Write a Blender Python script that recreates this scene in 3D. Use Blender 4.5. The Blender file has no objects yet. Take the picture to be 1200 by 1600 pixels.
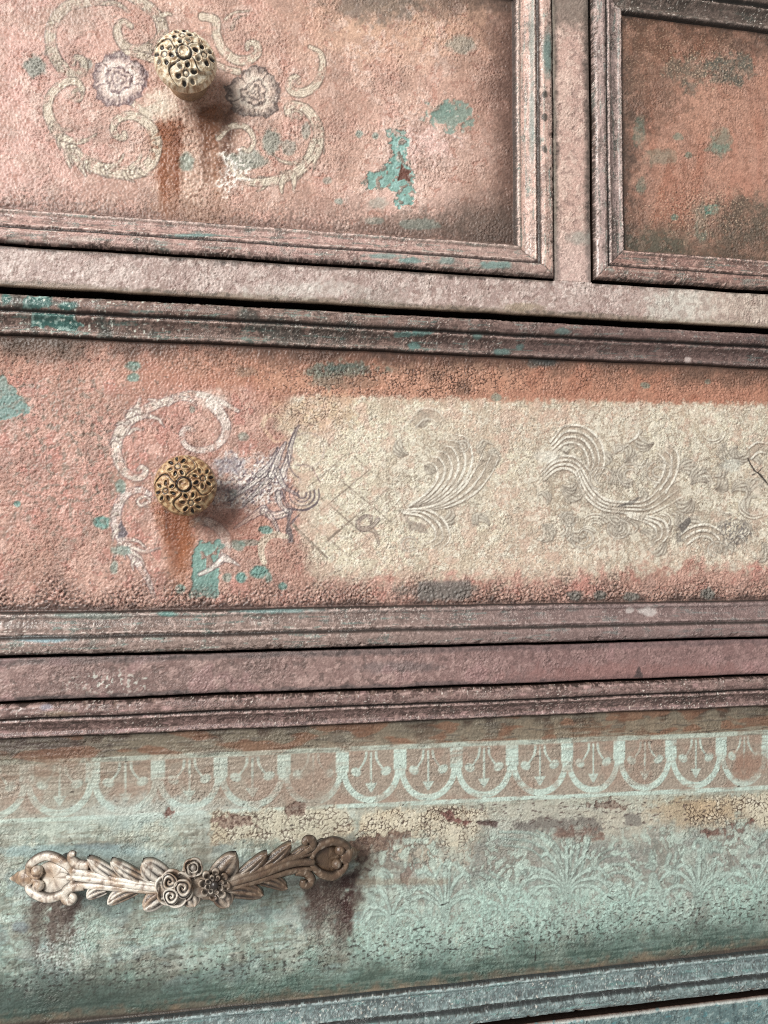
import bpy, math
import numpy as np
from mathutils import Vector

# ------------------------------------------------------------------ camera, light, exposure
scn = bpy.context.scene
D = 420.0                                   # camera distance from the dresser front, mm
FPX = 1155.0                                # focal length for a 1200 x 1600 picture
YAW, PITCH = math.radians(10.0), math.radians(1.98)
cd = bpy.data.cameras.new("camera"); cam = bpy.data.objects.new("camera", cd)
scn.collection.objects.link(cam); scn.camera = cam
cd.lens = FPX / 1600 * 36; cd.sensor_width = 36; cd.clip_start = 0.01; cd.clip_end = 50
cam.location = (0, -D / 1000, 0)
cam.rotation_euler = (math.pi / 2 + PITCH, 0, -YAW)

w = bpy.data.worlds.new("World"); scn.world = w; w.use_nodes = True
w.node_tree.nodes["Background"].inputs[0].default_value = (1.0, 0.98, 0.95, 1)
w.node_tree.nodes["Background"].inputs[1].default_value = 0.34

def area(name, loc, target, size, power, col):
    l = bpy.data.lights.new(name, 'AREA'); l.shape = 'RECTANGLE'; l.size, l.size_y = size
    l.energy = power; l.color = col
    o = bpy.data.objects.new(name, l); scn.collection.objects.link(o); o.location = loc
    o.rotation_euler = (Vector(target) - Vector(loc)).to_track_quat('-Z', 'Y').to_euler()
area("window_light", (-2.15, -2.55, 1.55), (0.03, 0, 0), (1.5, 1.5), 200, (1.0, 0.975, 0.93))

scn.cycles.use_denoising = False; scn.cycles.pixel_filter_type = 'BLACKMAN_HARRIS'; scn.cycles.filter_width = 1.0     # keep the grit of the paint
scn.cycles.max_bounces = 5
vs = scn.view_settings
vs.view_transform = 'Standard'; vs.look = 'None'; vs.gamma = 1; vs.exposure = 0; vs.use_curve_mapping = False

# ------------------------------------------------------------------ projection helpers (survey of the front, mm)
cp, sp, cy, sy = math.cos(PITCH), math.sin(PITCH), math.cos(YAW), math.sin(YAW)
RV = np.array([cy, -sy, 0]); FV = np.array([sy * cp, cy * cp, sp]); UV = np.array([-sy * sp, -cy * sp, cp])
def project(x, y, z):
    v = (x, y + D, z)
    dep = v[0] * FV[0] + v[1] * FV[1] + v[2] * FV[2]
    return (600 + FPX * (v[0] * RV[0] + v[1] * RV[1]) / dep,
            800 - FPX * (v[0] * UV[0] + v[1] * UV[1] + v[2] * UV[2]) / dep)
def at(px, py, q=0.0):
    """point of the plane that stands q mm proud of the rail faces"""
    d = FV + RV * (px - 600) / FPX - UV * (py - 800) / FPX
    k = (D - q) / d[1]
    return d[0] * k, -q, d[2] * k
def zmean(q, *pts): return float(np.mean([at(a, b, q)[2] for a, b in pts]))
def xmean(q, *pts): return float(np.mean([at(a, b, q)[0] for a, b in pts]))

# ------------------------------------------------------------------ noise
rng = np.random.RandomState(7)
PERM = rng.permutation(256).astype(np.int32); PERM = np.concatenate([PERM, PERM])
ANG = rng.rand(256) * 2 * np.pi
GX, GY = np.cos(ANG).astype(np.float32), np.sin(ANG).astype(np.float32)
def pn(x, y, seed=0):
    x = np.asarray(x, np.float32) + seed * 17.31; y = np.asarray(y, np.float32) + seed * 9.77
    xf, yf = np.floor(x), np.floor(y)
    xi, yi = xf.astype(np.int32) & 255, yf.astype(np.int32) & 255
    fx, fy = x - xf, y - yf
    u = fx * fx * fx * (fx * (fx * 6 - 15) + 10); v = fy * fy * fy * (fy * (fy * 6 - 15) + 10)
    a, b = PERM[xi] + yi, PERM[xi + 1] + yi
    def g(h, dx, dy):
        h = PERM[h % 512]; return GX[h] * dx + GY[h] * dy
    n00, n10 = g(a, fx, fy), g(b, fx - 1, fy)
    n01, n11 = g(a + 1, fx, fy - 1), g(b + 1, fx - 1, fy - 1)
    l0 = n00 + u * (n10 - n00); l1 = n01 + u * (n11 - n01)
    return 1.5 * (l0 + v * (l1 - l0))
def fbm(x, y, s, o=3, seed=0, ax=1.0, gain=0.5):
    t = 0; amp = 1; k = 1.0 / s
    for i in range(o):
        t = t + amp * pn(x * k / ax, y * k, seed + i * 3); amp *= gain; k *= 2.03
    return t
def sm(a, b, x):
    t = np.clip((x - a) / (b - a), 0, 1); return t * t * (3 - 2 * t)
def voronoi(x, y, s, seed=0, jit=0.9):
    """distance to the nearest cell border (in cells) and a random value per cell"""
    x = x / s; y = y / s; xi, yi = np.floor(x).astype(np.int32), np.floor(y).astype(np.int32)
    f1 = np.full(x.shape, 9.0, np.float32); f2 = f1.copy(); idv = np.zeros(x.shape, np.float32)
    R = np.random.RandomState(seed + 50); JX, JY, JV = R.rand(256), R.rand(256), R.rand(256)
    for dx in (-1, 0, 1):
        for dy in (-1, 0, 1):
            cx, cyy = xi + dx, yi + dy
            h = PERM[(PERM[cx & 255] + cyy) & 255]
            d = np.hypot(cx + 0.5 + jit * (JX[h] - .5) - x, cyy + 0.5 + jit * (JY[h] - .5) - y)
            new = d < f1
            f2 = np.where(new, f1, np.minimum(f2, d)); idv = np.where(new, JV[h], idv); f1 = np.where(new, d, f1)
    return f2 - f1, idv

# ------------------------------------------------------------------ materials
def nd(nt, typ, **kw):
    n = nt.nodes.new(typ)
    for k, v in kw.items(): setattr(n, k, v)
    return n
def paint_material(name, grain=0.22, bump=0.25, fine=1500.0, spec=0.4, metal=0.0):
    m = bpy.data.materials.new(name); m.use_nodes = True; nt = m.node_tree; L = nt.links
    b = nt.nodes["Principled BSDF"]; tc = nd(nt, "ShaderNodeTexCoord")
    at_ = nd(nt, "ShaderNodeAttribute", attribute_name="paint")
    n1 = nd(nt, "ShaderNodeTexNoise"); n1.inputs["Scale"].default_value = fine; n1.inputs["Detail"].default_value = 4
    n2 = nd(nt, "ShaderNodeTexNoise"); n2.inputs["Scale"].default_value = fine * 0.3; n2.inputs["Detail"].default_value = 5
    n2.inputs["Roughness"].default_value = 0.65
    L.new(tc.outputs["Object"], n1.inputs["Vector"]); L.new(tc.outputs["Object"], n2.inputs["Vector"])
    ad = nd(nt, "ShaderNodeMath", operation='ADD'); L.new(n1.outputs[0], ad.inputs[0]); L.new(n2.outputs[0], ad.inputs[1])
    mr = nd(nt, "ShaderNodeMapRange"); L.new(ad.outputs[0], mr.inputs[0])
    mr.inputs[1].default_value = 0.6; mr.inputs[2].default_value = 1.4
    mr.inputs[3].default_value = 1 - grain; mr.inputs[4].default_value = 1 + grain
    mx = nd(nt, "ShaderNodeMix", data_type='RGBA', blend_type='MULTIPLY'); mx.inputs[0].default_value = 1
    cmb = nd(nt, "ShaderNodeCombineColor")
    for i in range(3): L.new(mr.outputs[0], cmb.inputs[i])
    L.new(at_.outputs["Color"], mx.inputs[6]); L.new(cmb.outputs[0], mx.inputs[7])
    L.new(mx.outputs[2], b.inputs["Base Color"])
    L.new(at_.outputs["Alpha"], b.inputs["Roughness"])
    b.inputs["Specular IOR Level"].default_value = spec; b.inputs["Metallic"].default_value = metal
    bp = nd(nt, "ShaderNodeBump"); bp.inputs["Strength"].default_value = bump; bp.inputs["Distance"].default_value = 0.0010
    cr = nd(nt, "ShaderNodeAttribute", attribute_name="crust"); cm = nd(nt, "ShaderNodeMath", operation='MULTIPLY'); L.new(cr.outputs["Fac"], cm.inputs[0]); cm.inputs[1].default_value = bump
    L.new(cm.outputs[0], bp.inputs["Strength"])
    L.new(ad.outputs[0], bp.inputs["Height"]); L.new(bp.outputs[0], b.inputs["Normal"])
    return m
M_PAINT = paint_material("distressed_paint", 0.24, 0.55, 1250.0)
M_CAST = paint_material("antiqued_cast_metal", 0.30, 0.45, 1400.0, 0.6)
def wood_material(name, col):
    m = bpy.data.materials.new(name); m.use_nodes = True; nt = m.node_tree; b = nt.nodes["Principled BSDF"]
    tc = nd(nt, "ShaderNodeTexCoord"); mp = nd(nt, "ShaderNodeMapping"); mp.inputs["Scale"].default_value = (8, 120, 120)
    n = nd(nt, "ShaderNodeTexNoise"); n.inputs["Scale"].default_value = 4; n.inputs["Detail"].default_value = 6
    r = nd(nt, "ShaderNodeValToRGB"); r.color_ramp.elements[0].color = (*[c * .6 for c in col], 1); r.color_ramp.elements[1].color = (*col, 1)
    nt.links.new(tc.outputs["Object"], mp.inputs[0]); nt.links.new(mp.outputs[0], n.inputs["Vector"])
    nt.links.new(n.outputs[0], r.inputs[0]); nt.links.new(r.outputs[0], b.inputs["Base Color"]); b.inputs["Roughness"].default_value = 0.7
    return m
M_WOOD = wood_material("bare_dark_wood", (0.10, 0.045, 0.03))

# ------------------------------------------------------------------ mesh helpers
SAT = 0.78            # the whole piece is chalky: pull every mixed colour towards grey
RELIEF = 2.7
def mesh_obj(name, co, faces, mat, parent=None, col=None, rough=None, label=None, smooth=True, tex=None):
    """co: n x 3 in mm, faces: m x 4 int, col: n x 3 sRGB 0..255"""
    me = bpy.data.meshes.new(name)
    co = np.ascontiguousarray(co, np.float32) / 1000.0; faces = np.ascontiguousarray(faces, np.int32)
    n, m = len(co), len(faces)
    me.vertices.add(n); me.vertices.foreach_set("co", co.ravel())
    me.loops.add(m * 4); me.loops.foreach_set("vertex_index", faces.ravel())
    me.polygons.add(m); me.polygons.foreach_set("loop_start", np.arange(0, m * 4, 4, dtype=np.int32))
    if smooth: me.polygons.foreach_set("use_smooth", np.ones(m, bool))
    me.update(calc_edges=True); me.validate()
    if col is not None:
        a = me.attributes.new("paint", 'FLOAT_COLOR', 'POINT')
        c = np.empty((n, 4), np.float32); s = np.clip(col, 0, 255) / 255.0; lum = s @ np.array((.30, .58, .12)); s = np.clip(lum[:, None] + SAT * (s - lum[:, None]), 0, 1)
        c[:, :3] = np.where(s <= 0.04045, s / 12.92, ((s + 0.055) / 1.055) ** 2.4)
        c[:, 3] = 0.6 if rough is None else rough
        a.data.foreach_set("color", c.ravel())
        a = me.attributes.new("crust", 'FLOAT', 'POINT'); a.data.foreach_set("value", np.full(n, .6, np.float32) if tex is None else np.ascontiguousarray(tex, np.float32))
    me.materials.append(mat)
    o = bpy.data.objects.new(name, me); scn.collection.objects.link(o)
    if parent is not None: o.parent = parent
    if label: o["label"] = label
    return o
def grid_faces(nr, nc, base=0, wrap=False):
    i = np.arange(nr - 1)[:, None]; cN = nc if wrap else nc - 1
    j = np.arange(cN)[None, :]; j2 = (j + 1) % nc
    a = i * nc + j; b = i * nc + j2; c = (i + 1) * nc + j2; d = (i + 1) * nc + j
    return (np.stack([a, b, c, d], -1).reshape(-1, 4) + base)

# ------------------------------------------------------------------ measured layout (mm)
Q_CREST, Q_PANEL = 4.0, -4.5
XL, XR = at(0, 840)[0] - 70, at(1200, 840)[0] + 60
ZT, ZB = at(600, 0)[2] + 50, at(600, 1600)[2] - 55
FXL, FXR, FZT, FZB = at(0, 0)[0] - 7, at(1200, 0)[0] + 8, at(1200, 0)[2] + 7, at(1200, 1600)[2] - 7
z_d1_bot = zmean(2, (0, 380.5), (200, 391), (865, 431))
z_d1_in = zmean(-2, (0, 326), (200, 339), (805, 378))
z_r1_top = z_d1_bot - 0.9
z_r1_bot = zmean(0, (0, 449), (200, 458), (1000, 503), (1200, 511))
z_m_top = zmean(3, (0, 460), (200, 470), (1000, 513), (1200, 520.5)) + .7
z_m_in1 = zmean(-1, (0, 521), (200, 529), (1000, 568), (1200, 574))
z_m_in2 = zmean(-2, (0, 955), (200, 954), (1000, 942), (1200, 941))
z_m_bot = zmean(2, (0, 1021), (200, 1018), (1000, 1001), (1200, 999))
z_r2_top = zmean(0, (0, 1025), (200, 1021), (1000, 1004.5), (1200, 1003))
z_r2_bot = zmean(0, (0, 1091), (200, 1088), (1000, 1062), (1200, 1058))
z_l_top = zmean(3, (0, 1097), (200, 1092), (1000, 1067), (1200, 1062))
z_l_in1 = zmean(-1, (0, 1152.5), (200, 1146), (1000, 1114), (1200, 1108))
z_l_in2 = zmean(-2, (500, 1561), (700, 1543), (1000, 1507), (1200, 1483))
z_l_bot = zmean(2, (1000, 1569), (1200, 1545))
z_r3_top = zmean(0, (1000, 1580), (1200, 1556))
x_d1_r = xmean(2, (863, 0), (865, 430)); x_d1_in = xmean(-2, (803, 60), (806, 370))
x_d2_l = xmean(2, (925, 0), (928, 430)); x_d2_in = xmean(-2, (972, 60), (976, 380))
z_d2_bot = zmean(2, (1000, 441), (1200, 453)); z_d2_in = zmean(-2, (985, 393), (1200, 404))
z_d2_top_in = zmean(-1, (972, 15), (1200, 49)); z_d2_top = z_d2_top_in + 22

def profile(t, W):
    """moulding height above the panel at distance t (mm) in from the outer edge; W = moulding width"""
    u = t * (22.0 / W); h = Q_CREST - Q_PANEL
    r = 3.6
    pts_t = np.array([r, 6.2, 8.1, 9.0, 10.0, 11.0, 13.5, 16.5, 18.3, 18.9, 20.0, 21.2, 22.0, 22.6])
    pts_h = np.array([h, h + .35, h - .6, h - 2.7, h - 2.9, h - 1.9, h - 4.3, h - 5.6, h - 5.9, h - 5.3, h - 4.9, h - 5.4, h - 7.4, 0])
    y = np.interp(u, pts_t, pts_h)
    rr = np.clip((r - u) / r, 0, 1)
    return np.where(u < r, h - r * (1 - np.sqrt(np.clip(1 - rr * rr, 0, 1))) * .95, y)

# ------------------------------------------------------------------ surface sheet: a fine grid that carries relief and paint
S0 = 0.52
def lines(a, b, lo, hi):
    lo, hi = max(a, lo), min(b, hi)
    n = max(2, int(round((hi - lo) / S0)) + 1)
    v = [np.linspace(lo, hi, n)]
    if lo - a > 0.5: v.insert(0, np.linspace(a, lo, max(2, int((lo - a) / 3) + 1))[:-1])
    if b - hi > 0.5: v.append(np.linspace(hi, b, max(2, int((b - hi) / 3) + 1))[1:])
    return np.concatenate(v)
class Sheet: pass
def sheet(x0, x1, z0, z1, qfun, back=16.0):
    S = Sheet()
    xs, zs = lines(x0, x1, FXL, FXR), lines(z0, z1, FZB, FZT)
    xs = np.concatenate([[x0, x0], xs, [x1, x1]]); zs = np.concatenate([[z0, z0], zs, [z1, z1]])
    S.nx, S.nz = len(xs), len(zs)
    S.x, S.z = [a.ravel().astype(np.float64) for a in np.meshgrid(xs, zs)]
    S.q = qfun(S.x, S.z)
    bk = np.zeros((S.nz, S.nx), np.int32)          # 1: lip of the raw wooden edge, 2: back of it
    for lev, i in ((1, 1), (2, 0)):
        bk[i, i:S.nx - i] = bk[-1 - i, i:S.nx - i] = lev; bk[i:S.nz - i, i] = bk[i:S.nz - i, -1 - i] = lev
    S.back = bk.ravel()
    S.px, S.py = project(S.x, -S.q, S.z)
    S.backd = back
    S.c = np.zeros((len(S.x), 3), np.float32); S.r = np.full(len(S.x), .40, np.float32)
    S.h = np.zeros(len(S.x), np.float32)
    x, z = S.x, S.z
    S.flat = np.zeros(len(S.x), np.float32)
    S.n60, S.n20 = fbm(x, z, 60, 3, 1), fbm(x, z, 20, 3, 2)
    S.n8, S.n3 = fbm(x, z, 8, 3, 3), fbm(x, z, 3.2, 2, 4)
    S.str = fbm(x, z, 2.0, 3, 5, ax=12)           # streaks along x
    S.sv = fbm(z, x, 2.0, 3, 6, ax=14)            # streaks along z
    return S
def finish(S, name, mask=None, parent=None, label=None, mat=None):
    f = grid_faces(S.nz, S.nx)
    if mask is not None: f = f[mask]
    tex = np.clip(.62 + .75 * fbm(S.x, S.z, 34, 2, 301) + .45 * S.n8, .12, 1.25) * (1 - .7 * S.flat)     # smooth worn places and crusty ones
    S.h = S.h * np.clip(.42 + .62 * tex, .35, 1.2)
    y = -(S.q + RELIEF * S.h); y = np.where(S.back == 2, S.backd, np.where(S.back == 1, -S.q + .5, y)); S.c[S.back > 0] = (36, 25, 20)
    wob = .40 * pn(S.x / 48, S.z / 26, 61) + .16 * pn(S.x / 14, S.z / 26, 63); wox = .30 * pn(S.z / 40, S.x / 26, 65)
    co = np.stack([S.x + wox, y, S.z + wob], -1)
    S.c *= (1 + .045 * np.random.RandomState(len(co)).randn(len(co)).astype(np.float32))[:, None]
    use = np.unique(f); rm = np.full(len(co), -1, np.int32); rm[use] = np.arange(len(use))
    return mesh_obj(name, co[use], rm[f], mat or M_PAINT, parent, S.c[use], S.r[use], label, True, tex[use])
def mix(S, m, rgb, rough=None, idx=None):
    rgb = np.asarray(rgb, np.float32)
    if idx is None:
        S.c += (rgb - S.c) * np.clip(m, 0, 1)[:, None].astype(np.float32)
        if rough is not None: S.r += (rough - S.r) * np.clip(m, 0, 1).astype(np.float32)
    else:
        S.c[idx] += (rgb - S.c[idx]) * np.clip(m, 0, 1)[:, None].astype(np.float32)
def blob(S, cx, cy, rx, ry, soft=.18, rough=.5, seed=0):
    d = np.hypot((S.px - cx) / rx, (S.py - cy) / ry) + rough * (S.n8 * .45 + S.n3 * .35)
    return 1 - sm(1 - soft, 1 + soft, d)
def box(S, x0, x1, y0, y1, soft=6, rough=8):
    n = (S.n8 + S.n3 * .6) * rough
    return sm(x0 - soft, x0 + soft, S.px + n) * (1 - sm(x1 - soft, x1 + soft, S.px + n)) * \
        sm(y0 - soft, y0 + soft, S.py + n) * (1 - sm(y1 - soft, y1 + soft, S.py + n))
def poly(S, pts, rough=5, soft=1.5):
    P = np.array(pts, float); n = len(P); X, Y = S.px, S.py
    k = np.nonzero((X > P[:, 0].min() - 25) & (X < P[:, 0].max() + 25) & (Y > P[:, 1].min() - 25) & (Y < P[:, 1].max() + 25))[0]
    x, y = X[k], Y[k]; ins = np.zeros(len(k), bool); dm = np.full(len(k), 1e9)
    for i in range(n):
        a, b = P[i], P[(i + 1) % n]
        e = b - a; t = np.clip(((x - a[0]) * e[0] + (y - a[1]) * e[1]) / (e @ e + 1e-9), 0, 1)
        dm = np.minimum(dm, np.hypot(x - a[0] - t * e[0], y - a[1] - t * e[1]))
        c = ((a[1] > y) != (b[1] > y)) & (x < (b[0] - a[0]) * (y - a[1]) / (b[1] - a[1] + 1e-12) + a[0])
        ins ^= c
    sd = np.where(ins, dm, -dm) + rough * (S.n8[k] * .7 + S.n3[k] * .6)
    out = np.zeros(len(X)); out[k] = sm(-soft, soft, sd); return out
def spline(pts, n=9):
    P = np.array(pts, float)
    if len(P) == 2: return P[0] + (P[1] - P[0]) * np.linspace(0, 1, n)[:, None]
    Q = np.vstack([2 * P[0] - P[1], P, 2 * P[-1] - P[-2]]); out = []
    for i in range(1, len(Q) - 2):
        t = np.linspace(0, 1, n, endpoint=False)[:, None]
        a, b, c, d = Q[i - 1], Q[i], Q[i + 1], Q[i + 2]
        out.append(.5 * (2 * b + (c - a) * t + (2 * a - 5 * b + 4 * c - d) * t ** 2 + (3 * b - a - 3 * c + d) * t ** 3))
    return np.vstack(out + [P[-1:]])
def stroke_uv(S, pts, w0, w1=None, wm=None):
    """indices near the stroke, lateral coordinate (-1..1 across), distance from the edge in px, 0..1 along"""
    C = spline(pts); n = len(C); u = np.linspace(0, 1, n)
    w1 = w0 if w1 is None else w1; wm = (w0 + w1) / 2 if wm is None else wm
    W = np.interp(u, [0, .5, 1], [w0, wm, w1]) / 2
    pad = W.max() + 4
    k = np.nonzero((S.px > C[:, 0].min() - pad) & (S.px < C[:, 0].max() + pad) & (S.py > C[:, 1].min() - pad) & (S.py < C[:, 1].max() + pad))[0]
    if len(k) == 0: return k, None, None, None
    x, y = S.px[k].astype(np.float32), S.py[k].astype(np.float32)
    best = np.full(len(k), 1e9, np.float32); ix = np.zeros(len(k), np.int32); tt = np.zeros(len(k), np.float32)
    for i in range(n - 1):
        ex, ey = C[i + 1] - C[i]; t = np.clip(((x - C[i, 0]) * ex + (y - C[i, 1]) * ey) / (ex * ex + ey * ey + 1e-9), 0, 1)
        d = (x - C[i, 0] - t * ex) ** 2 + (y - C[i, 1] - t * ey) ** 2
        b = d < best; best[b] = d[b]; ix[b] = i; tt[b] = t[b]
    uu = (ix + tt) / (n - 1); Wp = np.interp(uu, u, W); dist = np.sqrt(best)
    keep = dist < Wp + 4
    k, x, y, ix, uu, Wp, dist = k[keep], x[keep], y[keep], ix[keep], uu[keep], Wp[keep], dist[keep]
    T = np.diff(C, axis=0); T /= np.linalg.norm(T, axis=1)[:, None] + 1e-9
    lat = (x - C[ix, 0]) * -T[ix, 1] + (y - C[ix, 1]) * T[ix, 0]
    return k, lat / np.maximum(Wp, .6), Wp - dist, uu
def stroke(S, pts, w0, w1=None, wm=None, fill=(205, 188, 160), op=.75, edge=None, eop=.55, hatch=0, wear=.35, lift=0.0, ew=1.3, wide=1.0):
    w1 = w0 if w1 is None else w1; wm = (w0 + w1) / 2 if wm is None else wm; w0, w1, wm = w0 * wide, w1 * wide, wm * wide
    k, v, e, u = stroke_uv(S, pts, w0, w1, wm)
    if len(k) == 0: return
    worn = 1 - wear * sm(.05, .45, S.n8[k] + .7 * S.n3[k])
    e2 = e + S.n3[k] * .8
    m = sm(-.6, .7, e2) * worn
    mix(S, m * op, fill, idx=k)
    if edge is not None:
        ed = (1 - sm(.3, ew + .6, np.abs(e2 - .1))) * worn
        if hatch: ed = np.maximum(ed, (np.cos(v * np.pi * hatch) > .55) * sm(.5, 1.5, e2) * .55)
        mix(S, ed * eop, edge, idx=k)
    if lift: S.h[k] += (lift * m).astype(np.float32)

def drip(S, x0, x1, y0, y1, cols, op, seed, n=7):
    """irregular runs that start at the fixing, wander, thin out and stop at different lengths"""
    r = np.random.RandomState(seed)
    for i in range(n):
        xc = r.uniform(x0, x1); L = (y1 - y0) * r.uniform(.35, 1.1); wd = (x1 - x0) * r.uniform(.10, .32); ys = y0 + r.uniform(-4, 14); sl = r.uniform(-.04, .04)
        k = np.nonzero((np.abs(S.px - xc) < 4 * wd + 10) & (S.py > ys - 14) & (S.py < ys + L + 10))[0]
        if not len(k): continue
        v = (S.py[k] - ys) / L; w_ = wd * (1.15 - .75 * np.clip(v, 0, 1)) * (1 + .5 * S.n8[k])
        m = np.exp(-((S.px[k] - xc - sl * (S.py[k] - ys) - 4 * S.n20[k]) / w_) ** 2) * sm(-.06, .05, v) * (1 - sm(.45, 1.0, v + .2 * S.n8[k])) * (.85 + .6 * S.n3[k] + .5 * S.n8[k])
        mix(S, m * op * r.uniform(.6, 1), cols[i % len(cols)], idx=k)
def flakes(S, m, s, thr, col, op, hgt, seed=0):
    """thin paint layers that end in a ragged step"""
    n = fbm(S.x, S.z, s, 4, seed + 201, gain=.6); f = sm(thr, thr + .07, n) * m
    mix(S, f * op, col); S.h += (f * hgt).astype(np.float32)
    rim = sm(thr - .05, thr, n) * (1 - sm(thr, thr + .05, n)) * m; mix(S, rim * .35, (96, 76, 66))
def barbs(S, pts, side, n, ln, K, t0=.15, t1=.7):
    C = spline(pts); T = np.gradient(C, axis=0); T /= np.linalg.norm(T, axis=1)[:, None] + 1e-9
    for i in range(n):
        j = int((t0 + (t1 - t0) * i / max(1, n - 1)) * (len(C) - 1)); p, t = C[j], T[j]; N = np.array([-t[1], t[0]]) * side; L = ln * (.75 + .5 * abs(math.sin(i * 2.3)))
        stroke(S, [p, p + N * L * .5 + t * L * .35, p + N * L * .75 + t * L], 7, 1.5, **K)
def chips(S, m, s, thr, dep, seed=0):
    n = fbm(S.x, S.z, s, 3, seed + 231); f = sm(thr, thr + .12, n) * m
    S.h -= (f * dep).astype(np.float32); return f
# relief kinds -------------------------------------------------------------
def worms(S, s=1.5, amp=.22, seed=0, ax=1.0):
    x = S.x + 1.1 * pn(S.x / 4, S.z / 4, seed + 31); z = S.z + 1.1 * pn(S.x / 4, S.z / 4, seed + 37)
    x = x / ax
    a = pn(x / s, z / s, seed + 11); b = pn(x / (s * .55), z / (s * .55), seed + 13)
    return amp * ((1 - np.minimum(1, np.abs(a) * 2.2)) * 1.0 + .25 * a + .22 * b)
def grit(S, s=.9, amp=.15, seed=0, ax=1.0):
    return amp * (pn(S.x / s / ax, S.z / s, seed + 21) + .6 * pn(S.x / (s * .5) / ax, S.z / (s * .5), seed + 23))
def crackle(S, m, s=2.6, depth=.28, col=(62, 42, 34), op=.8, wid=.09, seed=0, ax=1.0):
    k = np.nonzero(m > .02)[0]
    if not len(k): return
    wx = S.x[k] + .8 * pn(S.x[k] / 3, S.z[k] / 3, 71); wz = S.z[k] + .8 * pn(S.x[k] / 3, S.z[k] / 3, 77)
    d, idv = voronoi(wx / ax, wz, s, seed)
    thr = wid * np.clip(1 + 1.6 * S.n8[k] + .5 * S.n3[k], .0, 2.2) + 1e-4
    ln = (1 - sm(thr * .4, thr * 1.5, d)) * m[k]
    mix(S, ln * op, col, idx=k)
    S.h[k] += (m[k] * .05 * (idv - .5) - ln * depth * .5).astype(np.float32)
# ================================================================== PAINT
TEAL, TEALD, MAUVE = (92, 160, 152), (38, 84, 82), (150, 116, 114)
def mottle(S, amt=9):
    S.c += (S.n8 * .8 + S.n3 * .7)[:, None] * np.array([amt, amt, amt * .95], np.float32)
def specks(S, m, col, s=1.4, thr=.55, seed=0, op=.8, ax=1.0):
    n = fbm(S.x, S.z, s, 2, seed + 91, ax=ax)
    mix(S, sm(thr, thr + .18, n) * m * op, col)
def flower(S, cx, cy, R, lite, dark, op=.8):
    k = np.nonzero(np.hypot(S.px - cx, S.py - cy) < R * 1.25)[0]
    dx, dy = S.px[k] - cx + 2 * S.n20[k], (S.py[k] - cy) * 1.05; r = np.hypot(dx, dy) / R; th = np.arctan2(dy, dx) + .35
    th = th + .12 * S.n8[k]
    sc = .87 + .13 * np.sqrt(np.abs(np.cos(2.5 * th))) + .03 * np.sin(th * 14)
    rr = r / sc + .05 * S.n3[k] + .05 * S.n8[k] + .05 * np.sin(3 * th + cx)
    body = 1 - sm(.93, 1.02, rr)
    mix(S, body * op * .62, lite, idx=k)
    pet = np.abs(np.cos(2.5 * th))                       # 0 at the seams between petals
    frill = np.sin(th * 23 + 4 * S.n8[k]) * .5 + .5
    shade = sm(.62, .9, rr) * (1 - sm(.9, .95, rr)) * (.35 + .65 * frill) * sm(.2, .55, pet)
    mix(S, shade * op, dark, idx=k)
    mix(S, (1 - sm(.05, .2, pet)) * body * sm(.4, .5, rr) * op * .7, dark, idx=k)
    mix(S, (1 - sm(.02, .07, np.abs(rr - .97))) * op * .8, dark, idx=k)
    mix(S, (1 - sm(.02, .08, np.abs(rr - .46 - .05 * np.cos(th * 7)))) * op * .8, dark, idx=k)
    mix(S, sm(.48, .53, rr) * (1 - sm(.55, .66, rr)) * op * .7, lite, idx=k)
    mix(S, (1 - sm(.03, .08, np.abs(rr - .24))) * op * .65, dark, idx=k)
    mix(S, (1 - sm(.05, .12, rr)) * op * .7, dark, idx=k)
    wn = sm(.25, .6, S.n8[k] + .4 * S.n3[k]) * body
    mix(S, wn * .45, lite, idx=k)

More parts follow.
